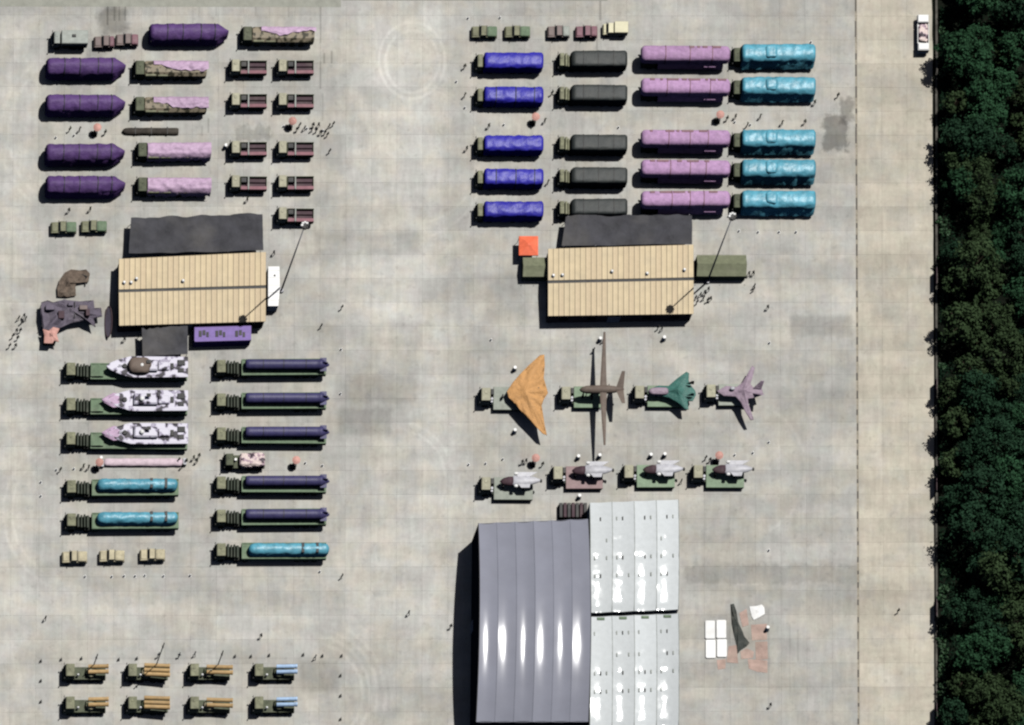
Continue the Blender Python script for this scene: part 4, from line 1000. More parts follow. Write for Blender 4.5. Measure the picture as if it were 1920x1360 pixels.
ridge_tent('olive_tent', 1303, 1396, 478, 518, 2.0, 2.9, TENTG, 'long olive ridge tent at the hall end beside the floodlight mast')
ridge_tent('olive_tent', 977, 1024, 483, 519, 2.1, 2.7, TENTG, 'short olive tent beneath the orange gazebo')

def gazebo(px, py, w_, h, mat, label, name='gazebo'):
    t = thing(name, label, 'gazebo', px, py, h)
    hw = w_ / 2
    part(t, 'canopy', mat, None, lambda q: q.loft([[(-hw, -hw, h - 0.25), (hw, -hw, h - 0.25), (hw, hw, h - 0.25), (-hw, hw, h - 0.25)], [(-hw, -hw, h), (hw, -hw, h), (hw, hw, h), (-hw, hw, h)], [(-0.15, -0.15, h + 0.7), (0.15, -0.15, h + 0.7), (0.15, 0.15, h + 0.7), (-0.15, 0.15, h + 0.7)]]))
    for sx in (-1, 1):
        for sy in (-1, 1): part(t, 'leg', DARKMETAL, 'gz', lambda q: q.cylz(0, 0, 0, h - 0.1, 0.05, 6), (sx * (hw - 0.1), sy * (hw - 0.1), 0))
gazebo(991, 461, 3.6, 2.6, GAZ, 'bright orange square gazebo beside the short olive tent')

def salmon_stand():
    t = thing('cloth_stand', 'salmon cloth draped over a dark frame below the violet-grey canvas', 'stand', 96, 628, 2.4)
    part(t, 'cloth', SALMON, None, lambda q: draped(q, [(-1.3, -1.4), (0.3, -1.5), (0.6, -1.0), (1.5, -1.2), (1.1, 0.2), (1.6, 1.3), (0.4, 1.6), (-0.4, 0.9), (-1.5, 1.2), (-1.2, 0)], 2.1, 2.5, 2.7, wr=0.2), smooth=False)
    part(t, 'frame', DARKMETAL, None, lambda q: q.box(-1.2, 1.0, -1.0, 1.0, 0, 2.05))
salmon_stand()

def canvas_cover():
    cx, cy = 126, 590
    t = thing('canvas_cover', 'violet-grey canvas awning with ragged edge beside the hall', 'awning', cx, cy, 0)
    out = [(78, 566), (90, 562), (100, 566), (120, 561), (150, 564), (176, 562), (178, 580), (190, 576), (192, 592), (176, 596), (180, 612), (170, 606), (160, 600), (135, 604), (118, 612), (100, 618), (82, 616), (77, 590)]
    pts = [(p[0], p[1]) for p in [pp(x, y, 2.2, cx, cy) for x, y in out]]
    part(t, 'canvas', GREYC, None, lambda q: draped(q, pts, 1.9, 2.4, 2.6, wr=0.7))
    part(t, 'seam', DARKMETAL, None, lambda q: q.box(1.0, 1.12, -1.6, 1.5, 2.3, 2.46))
    for k, (x, y, l, w_) in enumerate(((-3.6, 0.2, 1.6, 0.9), (-1.5, -1.2, 1.1, 1.4), (2.6, 0.1, 1.5, 0.8), (0.2, 0.7, 0.9, 0.6), (3.4, -0.9, 0.7, 1.2))):
        part(t, 'folded_panel', [GREYC, MAROON, BROWNP][k % 3], None, lambda q: q.bbox(x - l / 2, x + l / 2, y - w_ / 2, y + w_ / 2, 2.1, 2.75 + 0.1 * k))
    for x, y in ((-5.2, 0.9), (4.2, 0.9), (-5.0, -3.0), (4.0, -1.8), (0, 0.5)): part(t, 'post', DARKMETAL, 'cc', lambda q: q.cylz(0, 0, 0, 2.05, 0.07, 6), (x, y, 0))
canvas_cover()
def net_pile():
    cx, cy = 136, 535
    t = thing('net_pile', 'heaped brown camouflage net with a hooked arm above the canvas awning', 'net', cx, cy, 0)
    out = [(107, 540), (112, 524), (122, 510), (134, 504), (150, 506), (162, 504), (169, 512), (166, 528), (158, 528), (152, 516), (144, 522), (142, 538), (143, 553), (126, 556), (108, 555)]
    part(t, 'net', BRNET, None, lambda q: draped(q, [p[:2] for p in [pp(x, y, 0.8, cx, cy) for x, y in out]], 0.5, 1.1, 1.3, -0.9, -0.2, wr=0.5))
    part(t, 'pole', DARKMETAL, None, lambda q: (q.bar((1.2, 2.0, 0.3), (2.6, 1.2, 0.9), 0.12), q.bar((2.4, 1.4, 0.8), (2.3, -0.3, 0.2), 0.1)))
net_pile()
def leaning_sheet():
    t = thing('leaning_sheet', 'grey oval sheet leaning against the hall end wall', 'sheet', 205, 607, 0)
    n = 20
    pts = [(0.55 * math.cos(6.2832 * i / n), 2.9 * math.sin(6.2832 * i / n)) for i in range(n)]
    part(t, 'sheet', GREYC, None, lambda q: q.loft([[(x * 1.0 - 0.3, y, 0.75 + x * 1.2) for x, y in pts], [(x - 0.26, y, 0.83 + x * 1.2) for x, y in pts]]))
    part(t, 'hoop', MAROON, None, lambda q: [q.bar((pts[i][0] - 0.28, pts[i][1], 0.8 + pts[i][0] * 1.2), (pts[(i + 1) % n][0] - 0.28, pts[(i + 1) % n][1], 0.8 + pts[(i + 1) % n][0] * 1.2), 0.09) for i in range(n)])
    part(t, 'prop', DARKMETAL, None, lambda q: (q.bar((0.2, 1.2, 0), (0.1, 1.2, 1.2), 0.06), q.bar((0.2, -1.2, 0), (0.1, -1.2, 1.2), 0.06)))
leaning_sheet()

def mast(px, py, H, label):
    t = thing('floodlight_mast', label, 'mast', px, py, 0, 'tall floodlight masts')
    part(t, 'pole', LGREY, 'mp', lambda q: q.cylz(0, 0, 0, H, 0.18, 10, 0.10), smooth=True)
    part(t, 'base', LGREY, 'mb', lambda q: q.cylz(0, 0, 0, 0.5, 0.5, 10, 0.4))
    h = part(t, 'lamp_ring', DARKMETAL, 'mr', lambda q: q.cylz(0, 0, H - 0.3, H + 0.1, 0.38, 14))
    for i in range(8):
        a = 6.2832 * i / 8
        part(h, 'floodlight', WHITE if i in (1, 2, 3, 4) else DARKMETAL, 'mf%d' % i, lambda q: q.bbox(-0.22, 0.22, -0.18, 0.18, -0.2, 0.3), (0.55 * math.cos(a), 0.55 * math.sin(a), H - 0.1))
mast(527, 546, 28.8, 'tall floodlight mast beside the white container')
mast(1326, 529, 28.8, 'tall floodlight mast beside the long olive tent')

# hangar and silver tents ----------------------------------------------------
def hangar():
    cx, cy = 985, 1205
    t = thing('membrane_hangar', 'large grey arched membrane hangar with six glossy bays', 'hangar', cx, cy, 0)
    eave, rise = 8.0, 2.8
    xW0, xW1, xE, yN0, yN1, yS = 897, 893, 1103, 982, 974, 1352
    nb, ny, nxs = 6, 48, 12
    def roofpt(s, v):
        xw = xW0 + (xW1 - xW0) * v
        x = xw + (xE - xw) * s; y = (yN0 + (yN1 - yN0) * s) * (1 - v) + yS * v
        X, Y, _ = pp(x, y, eave, cx, cy)
        half = 0.5; k = (v - half) / half
        return X, Y, eave + rise * (1 - k * k)
    for b in range(nb):
        def f(q):
            rows_ = []
            for j in range(ny + 1):
                row = []
                for i in range(nxs + 1):
                    s = (b + i / nxs) / nb
                    X, Y, z = roofpt(s, j / ny)
                    u = i / nxs
                    z -= 0.16 * math.sin(math.pi * u) * (1.15, 0.8, 1.3, 0.9, 1.2, 0.75)[b] + 0.02 * noise.noise(Vector((X * .5, Y * .3, b)))
                    row.append((X, Y, z))
                rows_.append(row)
            q.loft(rows_[::-1], cap=False, closed=False)
        part(t, 'roof_bay', HANGAR, None, f, smooth=True)
    def rib(q, s):
        for j in range(24):
            a = roofpt(s, j / 24); c = roofpt(s, (j + 1) / 24)
            q.bar((a[0], a[1], a[2] + 0.0), (c[0], c[1], c[2] + 0.0), 0.07, 5)
    for b in range(nb + 1): part(t, 'arch_rib', DARKMETAL if b in (0, nb) else HANGAR, None, lambda q: rib(q, b / nb))
    def gable(s):
        def f(q):
            top = [roofpt(s, j / 24) for j in range(25)]
            q.loft([[(x, y, 0) for x, y, z in top], [(x, y, z - 0.05) for x, y, z in top]], cap=False, closed=False)
        return f
    WD = pm('hangar_dark_wall', (0.025, 0.028, 0.036), 0.8, spec=0.1, dust=0.01)
    part(t, 'gable_wall', WD, None, gable(0.005)); part(t, 'gable_wall', WD, None, gable(0.995))
    for v in (0.003, 0.997):
        part(t, 'side_wall', WD, None, lambda q: q.loft([[(*roofpt(i / 12, v)[:2], z) for i in range(13)] for z in (0, 8.0)], cap=False, closed=False))
    part(t, 'side_door', LGREY, None, lambda q: q.box(-0.06, 0.06, -1.0, 1.0, 0, 2.4), (roofpt(0.005, 0.45)[0] - 0.08, roofpt(0.005, 0.45)[1], 0))
hangar()

def silver_tent(yN, yS, label, seed):
    cx, cy = 1190, (yN + yS) / 2 + 20
    t = thing('silver_tent', label, 'tent', cx, cy, 0, 'silver membrane tents beside the grey hangar')
    eave, rise = 4.6, 0.7
    x0, x1 = 1106, 1272
    nb, ny, nxs = 4, 46, 12
    def rp(s, v):
        x = x0 + (x1 - x0) * s; y = yN + (yS - yN) * v - 6 * s
        X, Y, _ = pp(x, y, eave, cx, cy)
        k = (v - 0.42) / (0.58 if v > 0.42 else 0.42)
        return X, Y, eave + rise * (1 - abs(k) ** 2.2)
    for b in range(nb):
        def f(q):
            rows_ = []
            for j in range(ny + 1):
                v = j / ny; row = []
                for i in range(nxs + 1):
                    u = i / nxs; s = (b + u) / nb
                    X, Y, z = rp(s, v)
                    z -= 0.17 * math.sin(math.pi * u) * (1 + 0.3 * noise.noise(Vector((b, seed, v * 3))))
                    # tie-down rows pinch the fabric
                    for tv, am in ((0.16, 0.05), (0.36, 0.07), (0.52, 0.10), (0.68, 0.07), (0.985, 0.10)):
                        z -= am * math.exp(-((v - tv) / 0.022) ** 2) * (0.6 + 0.9 * abs(noise.noise(Vector((i * 0.9, b * 3.1, tv * 50 + seed)))))
                    z += 0.035 * noise.noise(Vector((X * 0.9, Y * 0.9, seed)))
                    row.append((X, Y, z))
                rows_.append(row)
            q.loft(rows_[::-1], cap=False, closed=False)
        part(t, 'roof_bay', SILVER, None, f, smooth=True)
    for b in range(nb + 1):
        def sm(q):
            for j in range(20):
                a = rp(b / nb, j / 20); c = rp(b / nb, (j + 1) / 20)
                q.bar(a, c, 0.05, 5)
        part(t, 'seam', PALEG, None, sm)
    def wl(q):
        ring = [rp(i / 10, 0.003) for i in range(11)] + [rp(0.997, j / 20) for j in range(1, 20)] + [rp(i / 10, 0.997) for i in range(10, -1, -1)] + [rp(0.003, j / 20) for j in range(19, 0, -1)]
        q.loft([[(x, y, z - 0.4) for x, y, z in ring], [(x, y, 0) for x, y, z in ring]], cap=False)
    part(t, 'wall', SILVER, None, wl)
    rnd = random.Random(seed)
    for tv in (0.16, 0.36, 0.52, 0.68):
        for b in range(nb):
            for k in range(3):
                if rnd.random() < 0.45: continue
                s = (b + 0.2 + 0.27 * k) / nb
                X, Y, z = rp(s, tv)
                part(t, 'tie_patch', PALEG if rnd.random() < 0.75 else DARKMETAL, 'tp%d' % (k % 2), lambda q: q.bbox(-0.10, 0.10, -0.35, 0.3, -0.1, 0.1, 0.03), (X, Y, z - 0.12 * math.sin(math.pi * (0.2 + 0.27 * k))))
    if seed == 2:
        for b in range(nb):
            X, Y, z = rp((b + 0.5) / nb, 0.02)
            part(t, 'vent_flap', GREEN, 'vf', lambda q: q.bbox(-0.7, 0.7, -0.3, 0.2, -0.2, 0.12), (X, Y, z - 0.1))
silver_tent(943, 1148, 'silver membrane tent with four bays, upper of two beside the hangar', 1)
silver_tent(1157, 1366, 'silver membrane tent with four bays, lower of two beside the hangar', 2)

def rack_pile():
    t = thing('pallet_rack', 'dark slatted pallet stack in the corner between hangar and silver tent', 'pallet stack', 1073, 964, 0)
    for i in range(7): part(t, 'slat', MAROON if i % 2 else DARKMETAL, None, lambda q: q.bbox(-0.3, 0.3, -1.35, 1.35, 0.1, 1.3 + 0.1 * (i % 2)), (-2.3 + 0.76 * i, 0.2, 0))
    part(t, 'base', DARKMETAL, None, lambda q: q.box(-2.7, 2.7, -1.2, 1.6, 0, 0.1))
rack_pile()

# ------------------------------------------------------------------ loose things on the apron
def pad(px0, px1, py0, py1, label):
    cx, cy = (px0 + px1) / 2, (py0 + py1) / 2
    t = thing('white_pad', label, 'pad', cx, cy, 0.3, 'white pads laid on the apron')
    hx, hy = (px1 - px0) / 20, (py1 - py0) / 20
    part(t, 'cover', WHITE, None, lambda q: q.loft([[(x * a, y * a, z) for x, y in resample([(-hx * .8, -hy), (hx * .8, -hy), (hx, -hy * .9), (hx, hy * .9), (hx * .8, hy), (-hx * .8, hy), (-hx, hy * .9), (-hx, -hy * .9)], 0.5)] for a, z in ((0.96, 0), (1, 0.12), (0.97, 0.26), (0.85, 0.3))]))
pad(1322, 1341, 1163, 1198, 'white pad, upper one next to the silver tent, in the group of four')
pad(1343, 1362, 1162, 1197, 'white pad, upper one next to the dark tarpaulin, in the group of four')
pad(1323, 1342, 1199, 1234, 'white pad, lower one next to the silver tent, in the group of four')
pad(1344, 1363, 1198, 1232, 'white pad, lower one next to the dark tarpaulin, in the group of four')
def flat_cloth(name, mat, out, label, cat, z0=0.12, z1=0.3, wr=0.12):
    cx = sum(p[0] for p in out) / len(out); cy = sum(p[1] for p in out) / len(out)
    t = thing(name, label, cat, cx, cy, 0)
    part(t, 'sheet', mat, None, lambda q: draped(q, px_out(out, cx, cy), z0, z1, z1 + 0.05, wr=wr, rings=(1, 0.9, 0.6, 0.3, 0.06)))
flat_cloth('white_sheet', WHITE, [(1405, 1138), (1418, 1137), (1428, 1134), (1433, 1140), (1434, 1152), (1424, 1158), (1413, 1163), (1409, 1156)], 'crumpled white sheet beyond the dark tarpaulin', 'sheet', wr=0.05)
flat_cloth('dark_tarpaulin', pm('grey_green_tarp', S(72, 76, 72), 0.8, bump=0.05), [(1370, 1134), (1376, 1133), (1381, 1148), (1384, 1168), (1390, 1180), (1397, 1198), (1405, 1206), (1400, 1212), (1388, 1220), (1383, 1226), (1381, 1210), (1376, 1190), (1372, 1170), (1371, 1152)], 'long twisted dark grey tarpaulin between white pads and red floor sheets', 'tarpaulin', 0.15, 0.5, 0.5)
REDS = pm('faded_red_sheet', S(188, 162, 150), 0.9, var=0.25, scale=0.5, dust=0.4)
for i, (out, lb) in enumerate([([(1416, 1204), (1439, 1203), (1440, 1236), (1417, 1238)], 'faded red floor sheet beyond the tail of the dark tarpaulin'),
                               ([(1366, 1212), (1381, 1210), (1384, 1244), (1362, 1242)], 'faded red floor sheet below the lower white pads'),
                               ([(1402, 1236), (1439, 1239), (1439, 1262), (1420, 1260), (1404, 1254)], 'faded red floor sheet lowest of the group'),
                               ([(1386, 1150), (1400, 1142), (1404, 1172), (1392, 1176)], 'faded red floor sheet between dark tarpaulin and crumpled white sheet'),
                               ([(1408, 1172), (1438, 1170), (1438, 1200), (1410, 1201)], 'faded red floor sheet just below the crumpled white sheet'),
                               ([(1344, 1238), (1361, 1236), (1360, 1254), (1346, 1256)], 'small faded red floor sheet at the foot of the white pads'),
                               ([(1388, 1222), (1400, 1216), (1414, 1222), (1412, 1234), (1390, 1236)], 'faded red floor sheet touching the dark tarpaulin tail')]):
    cx = sum(p[0] for p in out) / len(out); cy = sum(p[1] for p in out) / len(out)
    t = thing('floor_sheet', lb, 'sheet', cx, cy, 0, 'faded red floor sheets')
    part(t, 'sheet', REDS, None, lambda q: q.loft([[(x, y, z + 0.02 * noise.noise(Vector((x, y, i)))) for x, y in resample(px_out(out, cx, cy), 0.5)] for z in (0.0, 0.03)]))

def pole_bundle():
    t = thing('pole_bundle', 'dark bundle of long poles lying between the purple and pink rows', 'pole bundle', 282, 248, 0)
    part(t, 'bundle', pm('dark_brown_wrap', (0.035, 0.028, 0.022), 0.8, bump=0.05), None, lambda q: tarp(q, -5.3, 5.2, 1.3, 0.0, 0.3, 0.75, 1.2, 0.2, 0.3, 0.9, 0.9, 0.06, 71), smooth=True)
    part(t, 'binding', DARKMETAL, None, lambda q: [q.box(x, x + 0.15, -0.68, 0.68, 0, 0.78) for x in (-3, 0, 3)])
pole_bundle()
def pink_pole():
    t = thing('pale_pink_pole', 'long pale pink wrapped boom lying below the boat trailers', 'boom', 268, 869, 0)
    part(t, 'boom', pm('pale_pink_wrap', S(226, 204, 214), 0.6), None, lambda q: tarp(q, -7.4, 7.4, 1.5, 0.0, 0.35, 0.9, 0.5, 0.6, 0.6, 0.5, 0.9, 0.05, 72), smooth=True)
    part(t, 'trestle', LGREY, None, lambda q: (q.box(-7.9, -7.4, -0.9, 0.3, 0, 0.8), q.box(7.4, 8.0, -0.6, 0.6, 0, 0.9)))
pink_pole()

def parasol(px, py, label):
    t = thing('parasol', label, 'parasol', px, py, 2.3, 'salmon parasols')
    def f(q):
        n = 8
        q.loft([[(r * math.cos(6.2832 * (i + .3) / n), r * math.sin(6.2832 * (i + .3) / n), z) for i in range(n)] for r, z in ((0.78, 2.05), (0.8, 2.1), (0.45, 2.3), (0.05, 2.42))])
    part(t, 'canopy', SALMON, 'pa', f)
    part(t, 'pole', LGREY, 'pp', lambda q: q.cylz(0, 0, 0, 2.1, 0.04, 6))
    part(t, 'foot', DARKMETAL, 'pf', lambda q: (q.bbox(-0.35, 0.35, -0.35, 0.35, 0, 0.15), q.bbox(-0.9, -0.3, -0.8, -0.2, 0, 0.7), q.bbox(-0.5, 0.2, -0.9, -0.4, 0, 0.45)))
for x, y, lb in [(183, 238, 'above the purple truck below the gap'), (1005, 218, 'between second and third blue trucks'), (1351, 214, 'between second and third lilac trucks'), (556, 862, 'between the navy cylinder trailers'),
                 (1005, 858, 'above the first grey drone'), (1349, 853, 'above the last grey drone'), (187, 866, 'beside the end of the pale pink boom'), (549, 226, 'above the third flatbed row')]:
    parasol(x, y, 'small salmon parasol ' + lb)

def drum(px, py, label):
    t = thing('white_post', label, 'post', px, py, 1.3, 'white upright posts round the display trucks')
    part(t, 'shaft', WHITE, 'dr', lambda q: q.cylz(0, 0, 0.12, 1.35, 0.34, 12, 0.30), smooth=False)
    part(t, 'foot', DARKMETAL, 'df', lambda q: q.cylz(0, 0, 0, 0.12, 0.45, 12))
for x, y, lb in [(966, 689, 'above the orange flying wing'), (966, 806, 'below the orange flying wing'), (1126, 634, 'at the upper tip of the long drone wing'), (1246, 632, 'below the hall, above the teal jet'),
                 (1085, 855, 'first below the long drone'), (1125, 853, 'second below the long drone'), (1221, 852, 'first above the third grey drone'), (1247, 851, 'second above the third grey drone'),
                 (1087, 929, 'above the dark pallet stack')]:
    drum(x, y, 'short white post ' + lb)
drum(424, 272, 'short white post beside the third flatbed cab'); drum(190, 858, 'short white post near the pale pink boom'); drum(1440, 1176, 'short white post beside the red floor sheets')

def cone(px, py, label, group):
    t = thing('marker_cone', label, 'cone', px, py, 0.5, group)
    part(t, 'cone', WHITE, 'mc', lambda q: q.cylz(0, 0, 0.05, 0.7, 0.20, 8, 0.09))
    part(t, 'foot', WHITE, 'mf', lambda q: q.box(-0.24, 0.24, -0.24, 0.24, 0, 0.05))
CONES = {'white marker cone edging the blue truck column': [(878, 33), (938, 32), (856, 152), (872, 201), (945, 233)],
         'white marker cone in the gap above the third cyan truck': [(1378, 228), (1407, 233), (1160, 238)],
         'white marker cone below the lowest cyan truck': [(1386, 432), (1422, 434), (1461, 434), (1493, 434)],
         'white marker cone beside the cyan bundle trailers': [(77, 903), (77, 929), (106, 880), (139, 878)],
         'white marker cone below the sand jeeps': [(233, 1079), (254, 1079), (272, 1078), (307, 1079), (357, 1078), (160, 1080), (210, 1080)],
         'white marker cone beyond the navy cylinder tails': [(640, 654), (639, 737), (600, 1071), (573, 867), (605, 872)],
         'white marker cone round the aircraft display block': [(921, 636), (879, 870), (943, 860), (911, 868), (1443, 642), (1378, 852), (1412, 848), (1442, 828), (1442, 1031)],
         'white marker cone among the people beside the flatbeds': [(532, 236), (576, 240), (606, 244), (139, 253), (105, 257), (1378, 402), (1396, 246), (1521, 78)]}
for lb, ps in CONES.items():
    for j, (x, y) in enumerate(sorted(ps, key=lambda p: p[1])): cone(x, y, lb + ', %s from the top' % nth(j), lb.replace('white marker cone', 'cones'))
GREYCONE = []
for x in range(80, 640, 39):
    if 118 < x < 560: continue
for i, (x, y) in enumerate([(76, 1241), (76, 1278), (76, 1317), (114, 1238), (152, 1236), (222, 1238), (256, 1236), (470, 1232), (504, 1230), (568, 1229), (604, 1231), (640, 1231), (638, 1268), (638, 1306), (638, 1350), (440, 1232)]):
    t = thing('rope_post', 'dark rope post edging the tube launcher block, %s of the ring' % nth(i), 'post', x, y, 0, 'rope posts round the launcher block')
    part(t, 'shaft', DARKMETAL, 'rp', lambda q: q.cylz(0, 0, 0.08, 1.0, 0.09, 8)); part(t, 'foot', DARKMETAL, 'rf', lambda q: q.cylz(0, 0, 0, 0.08, 0.28, 10))

def white_car():
    t = thing('parked_lorry', 'white and brown lorry parked by the woodland edge', 'lorry', 1731, 62, 1.6)
    k = 'wc'
    chas = part(t, 'chassis', DARKMETAL, k, lambda q: q.box(-0.9, 0.9, -3.3, 3.3, 0.5, 0.9))
    def bed(q): q.box(-1.05, 1.05, -2.0, 1.7, 0.9, 1.15); q.box(-1.08, -0.98, -2.0, 1.7, 1.15, 1.7); q.box(0.98, 1.08, -2.0, 1.7, 1.15, 1.7); q.box(-0.98, 0.98, -2.05, -1.95, 1.15, 1.7)
    part(t, 'bed', WHITE, k, bed)
    part(t, 'load', PINKCAMO, k, lambda q: tarp(q, -0.9, 0.9, 3.2, 1.15, 1.5, 1.9, 0.3, 0.3, 0.8, 0.8, 0.9, 0.2, 5, 0.2))
    c = part(t, 'cab', WHITE, k, lambda q: q.bbox(-1.05, 1.05, -3.45, -2.1, 0.6, 2.2, 0.2)); part(c, 'windscreen', GLASS, k, lambda q: q.box(-0.85, 0.85, -3.48, -3.44, 1.3, 1.95))
    part(t, 'equipment_box', WHITE, k, lambda q: q.bbox(-1.05, 1.0, 1.9, 3.35, 0.8, 2.0, 0.15))
    for y in (-2.7, 1.2, 2.3):
        for s_ in (-1, 1): part(t, 'wheel', [RUBBER, RIM], 'swx', lambda q: (small_wheel(q), q.v.__setitem__(slice(None), [(yy_, xx_, zz_) for xx_, yy_, zz_ in q.v])), (s_ * 0.9, y, 0.41))
white_car()

# ------------------------------------------------------------------ people
def person_mesh(name, mats, step):
    me = bpy.data.meshes.new(name + '_rig')
    J = [(0, 0, .95), (0, 0, 1.12), (0, 0, 1.36), (0, 0, 1.48), (0, 0.02, 1.62), (0, 0.02, 1.74),
         (.19, 0, 1.40), (.25, .02, 1.12), (.26, .10, .88), (.26, .13, .78), (-.19, 0, 1.40), (-.25, -.02, 1.12), (-.26, .06, .88), (-.26, .09, .78),
         (.10, 0, .90), (.11, .05 + step, .48), (.11, step * 1.2, .09), (.11, step * 1.2 + .17, .04), (-.10, 0, .90), (-.11, .05 - step, .48), (-.11, -step * 1.6, .09), (-.11, -step * 1.6 + .17, .04)]
    E = [(0, 1), (1, 2), (2, 3), (3, 4), (4, 5), (2, 6), (6, 7), (7, 8), (8, 9), (2, 10), (10, 11), (11, 12), (12, 13), (0, 14), (14, 15), (15, 16), (16, 17), (0, 18), (18, 19), (19, 20), (20, 21)]
    rad = [.15, .15, .17, .06, .10, .09, .075, .05, .042, .035, .075, .05, .042, .035, .095, .065, .045, .04, .095, .065, .045, .04]
    me.from_pydata(J, E, [])
    ob = bpy.data.objects.new(name + '_rig', me); col.objects.link(ob)
    md = ob.modifiers.new('skin', 'SKIN')
    sv = me.skin_vertices[0].data if len(me.skin_vertices) else None
    if sv is None:
        bpy.context.view_layer.objects.active = ob
        return None
    for i, r in enumerate(rad): sv[i].radius = (r, r); sv[i].use_root = (i == 0)
    ob.modifiers.new('sub', 'SUBSURF').levels = 1
    dg = bpy.context.evaluated_depsgraph_get()
    out = bpy.data.meshes.new_from_object(ob.evaluated_get(dg)); out.name = name
    bpy.data.objects.remove(ob); bpy.data.meshes.remove(me)
    out.materials.clear()
    for m in mats: out.materials.append(m)
    for p in out.polygons:
        z = p.center.z; ax = abs(p.center.x)
        p.material_index = 2 if (z > 1.5 or (ax > 0.2 and z < 0.86)) else (1 if z < 0.98 and ax < 0.2 else 0)
        p.use_smooth = True
    return out
PEO = [person_mesh('person_dark', [CLOTHD, CLOTHD, SKIN], 0.12), person_mesh('person_olive', [CLOTHG, CLOTHG, SKIN], 0.05), person_mesh('person_white', [CLOTHW, CLOTHD, SKIN], 0.16)]
HAIR = pm('hair', (0.012, 0.01, 0.01), 0.8)
hb = MB(); hb.ball((0, 0.0, 1.76), 0.125, 0.14, 0.10, 10, 6); HAIRM = mesh_of('hair', hb, [HAIR], True, raw=True)
cb_ = MB(); cb_.ball((0, 0.0, 1.78), 0.135, 0.145, 0.09, 10, 6); cb_.box(-0.1, 0.1, 0.1, 0.25, 1.75, 1.77); CAPM = mesh_of('cap', cb_, [CLOTHG], True, raw=True)
def person(px, py, k, label, group, z=0.0):
    if PEO[k] is None: return
    x, y = G(px, py, z)
    o = link('person', PEO[k], None, (x, y, z), random.uniform(0, 6.28))
    tag(o, label, 'person', group)
    link('cap' if k == 1 else 'hair', CAPM if k == 1 else HAIRM, o)
CR = [('person in dark clothes in the file walking beside the canvas awning', 'people in the walking file', 0, [(34, 600), (47, 601), (40, 607), (30, 624), (37, 623), (23, 634), (32, 637), (17, 652), (28, 652), (44, 596)]),
      ('person in dark clothes in the cluster beside the third flatbed row', 'people beside the flatbeds', 0, [(561, 238), (570, 244), (584, 246), (592, 248), (600, 252), (608, 252), (616, 240), (624, 236), (586, 238), (556, 246), (613, 256), (596, 238)]),
      ('person in dark clothes at the end of the long olive tent', 'people by the long tent', 0, [(1403, 517), (1411, 516), (1413, 540), (1412, 546)]),
      ('person in dark clothes under the mast beside the hall wall', 'people by the mast', 0, [(1327, 546), (1320, 552), (1312, 556), (1306, 570), (1303, 562), (1326, 566), (1318, 562), (1331, 564)]),
      ('person in dark clothes walking below the tent-flanked hall', 'people below the hall', 0, [(1233, 618), (1240, 620), (1112, 660)]),
      ('person in olive clothes near the end of the pale pink boom', 'people by the boom', 1, [(112, 884), (155, 878), (165, 880), (348, 868), (362, 862), (368, 868), (372, 858), (334, 866), (340, 878)]),
      ('person in olive clothes in the gap between the cyan trucks', 'people among cyan trucks', 1, [(1424, 222), (1465, 234), (1508, 232), (1400, 238), (1378, 222), (1570, 182), (1526, 196), (1340, 230), (1362, 226)]),
      ('person in olive clothes beside a blue truck', 'people among blue trucks', 1, [(1020, 230), (1026, 345), (915, 240), (870, 128), (874, 282), (870, 182), (1034, 178), (1000, 236)]),
      ('person in dark clothes standing round the aircraft display block', 'people round the aircraft', 0, [(985, 868), (978, 870), (1322, 862), (1330, 866), (1130, 642), (1016, 874), (1276, 906)]),
      ('person in olive clothes between the purple truck rows', 'people among purple trucks', 1, [(196, 252), (176, 250), (130, 246), (148, 246), (128, 398), (168, 396), (462, 378)]),
      ('person in white shirt beside the upper launcher row', 'people by the launchers', 2, [(296, 1232), (335, 1232), (364, 1230), (590, 1236)])]
for lb, gr, k, ps in CR:
    for j, (x, y) in enumerate(sorted(ps, key=lambda p: p[1])): person(x, y, k, lb + ', %s from the top' % nth(j), gr)
for x, y, lb in [(601, 615, 'lone person in dark clothes walking on open apron near the hall corner'), (640, 580, 'lone person in dark clothes in the middle of the open apron'), (765, 1153, 'lone person in dark clothes outside the hangar, on open apron'),
                 (640, 1084, 'lone person in dark clothes at the corner below the lowest cyan bundle'), (84, 1163, 'lone person in dark clothes above the launcher block'), (488, 1196, 'lone person in dark clothes above the blue tube launcher'),
                 (1438, 580, 'lone person in dark clothes below the long olive tent'), (617, 287, 'lone person in dark clothes beside the third row of flatbeds'), (844, 1178, 'lone person in dark clothes at the hangar side door'),
                 (1683, 1149, 'lone person in dark clothes between drain and woodland'), (1443, 1326, 'lone person in dark clothes below the red floor sheets'), (512, 478, 'lone person in dark clothes at the upper end wall of the hall'), (232, 640, 'lone person in dark clothes below the hall corner')]:
    person(x, y, 0, lb, None)

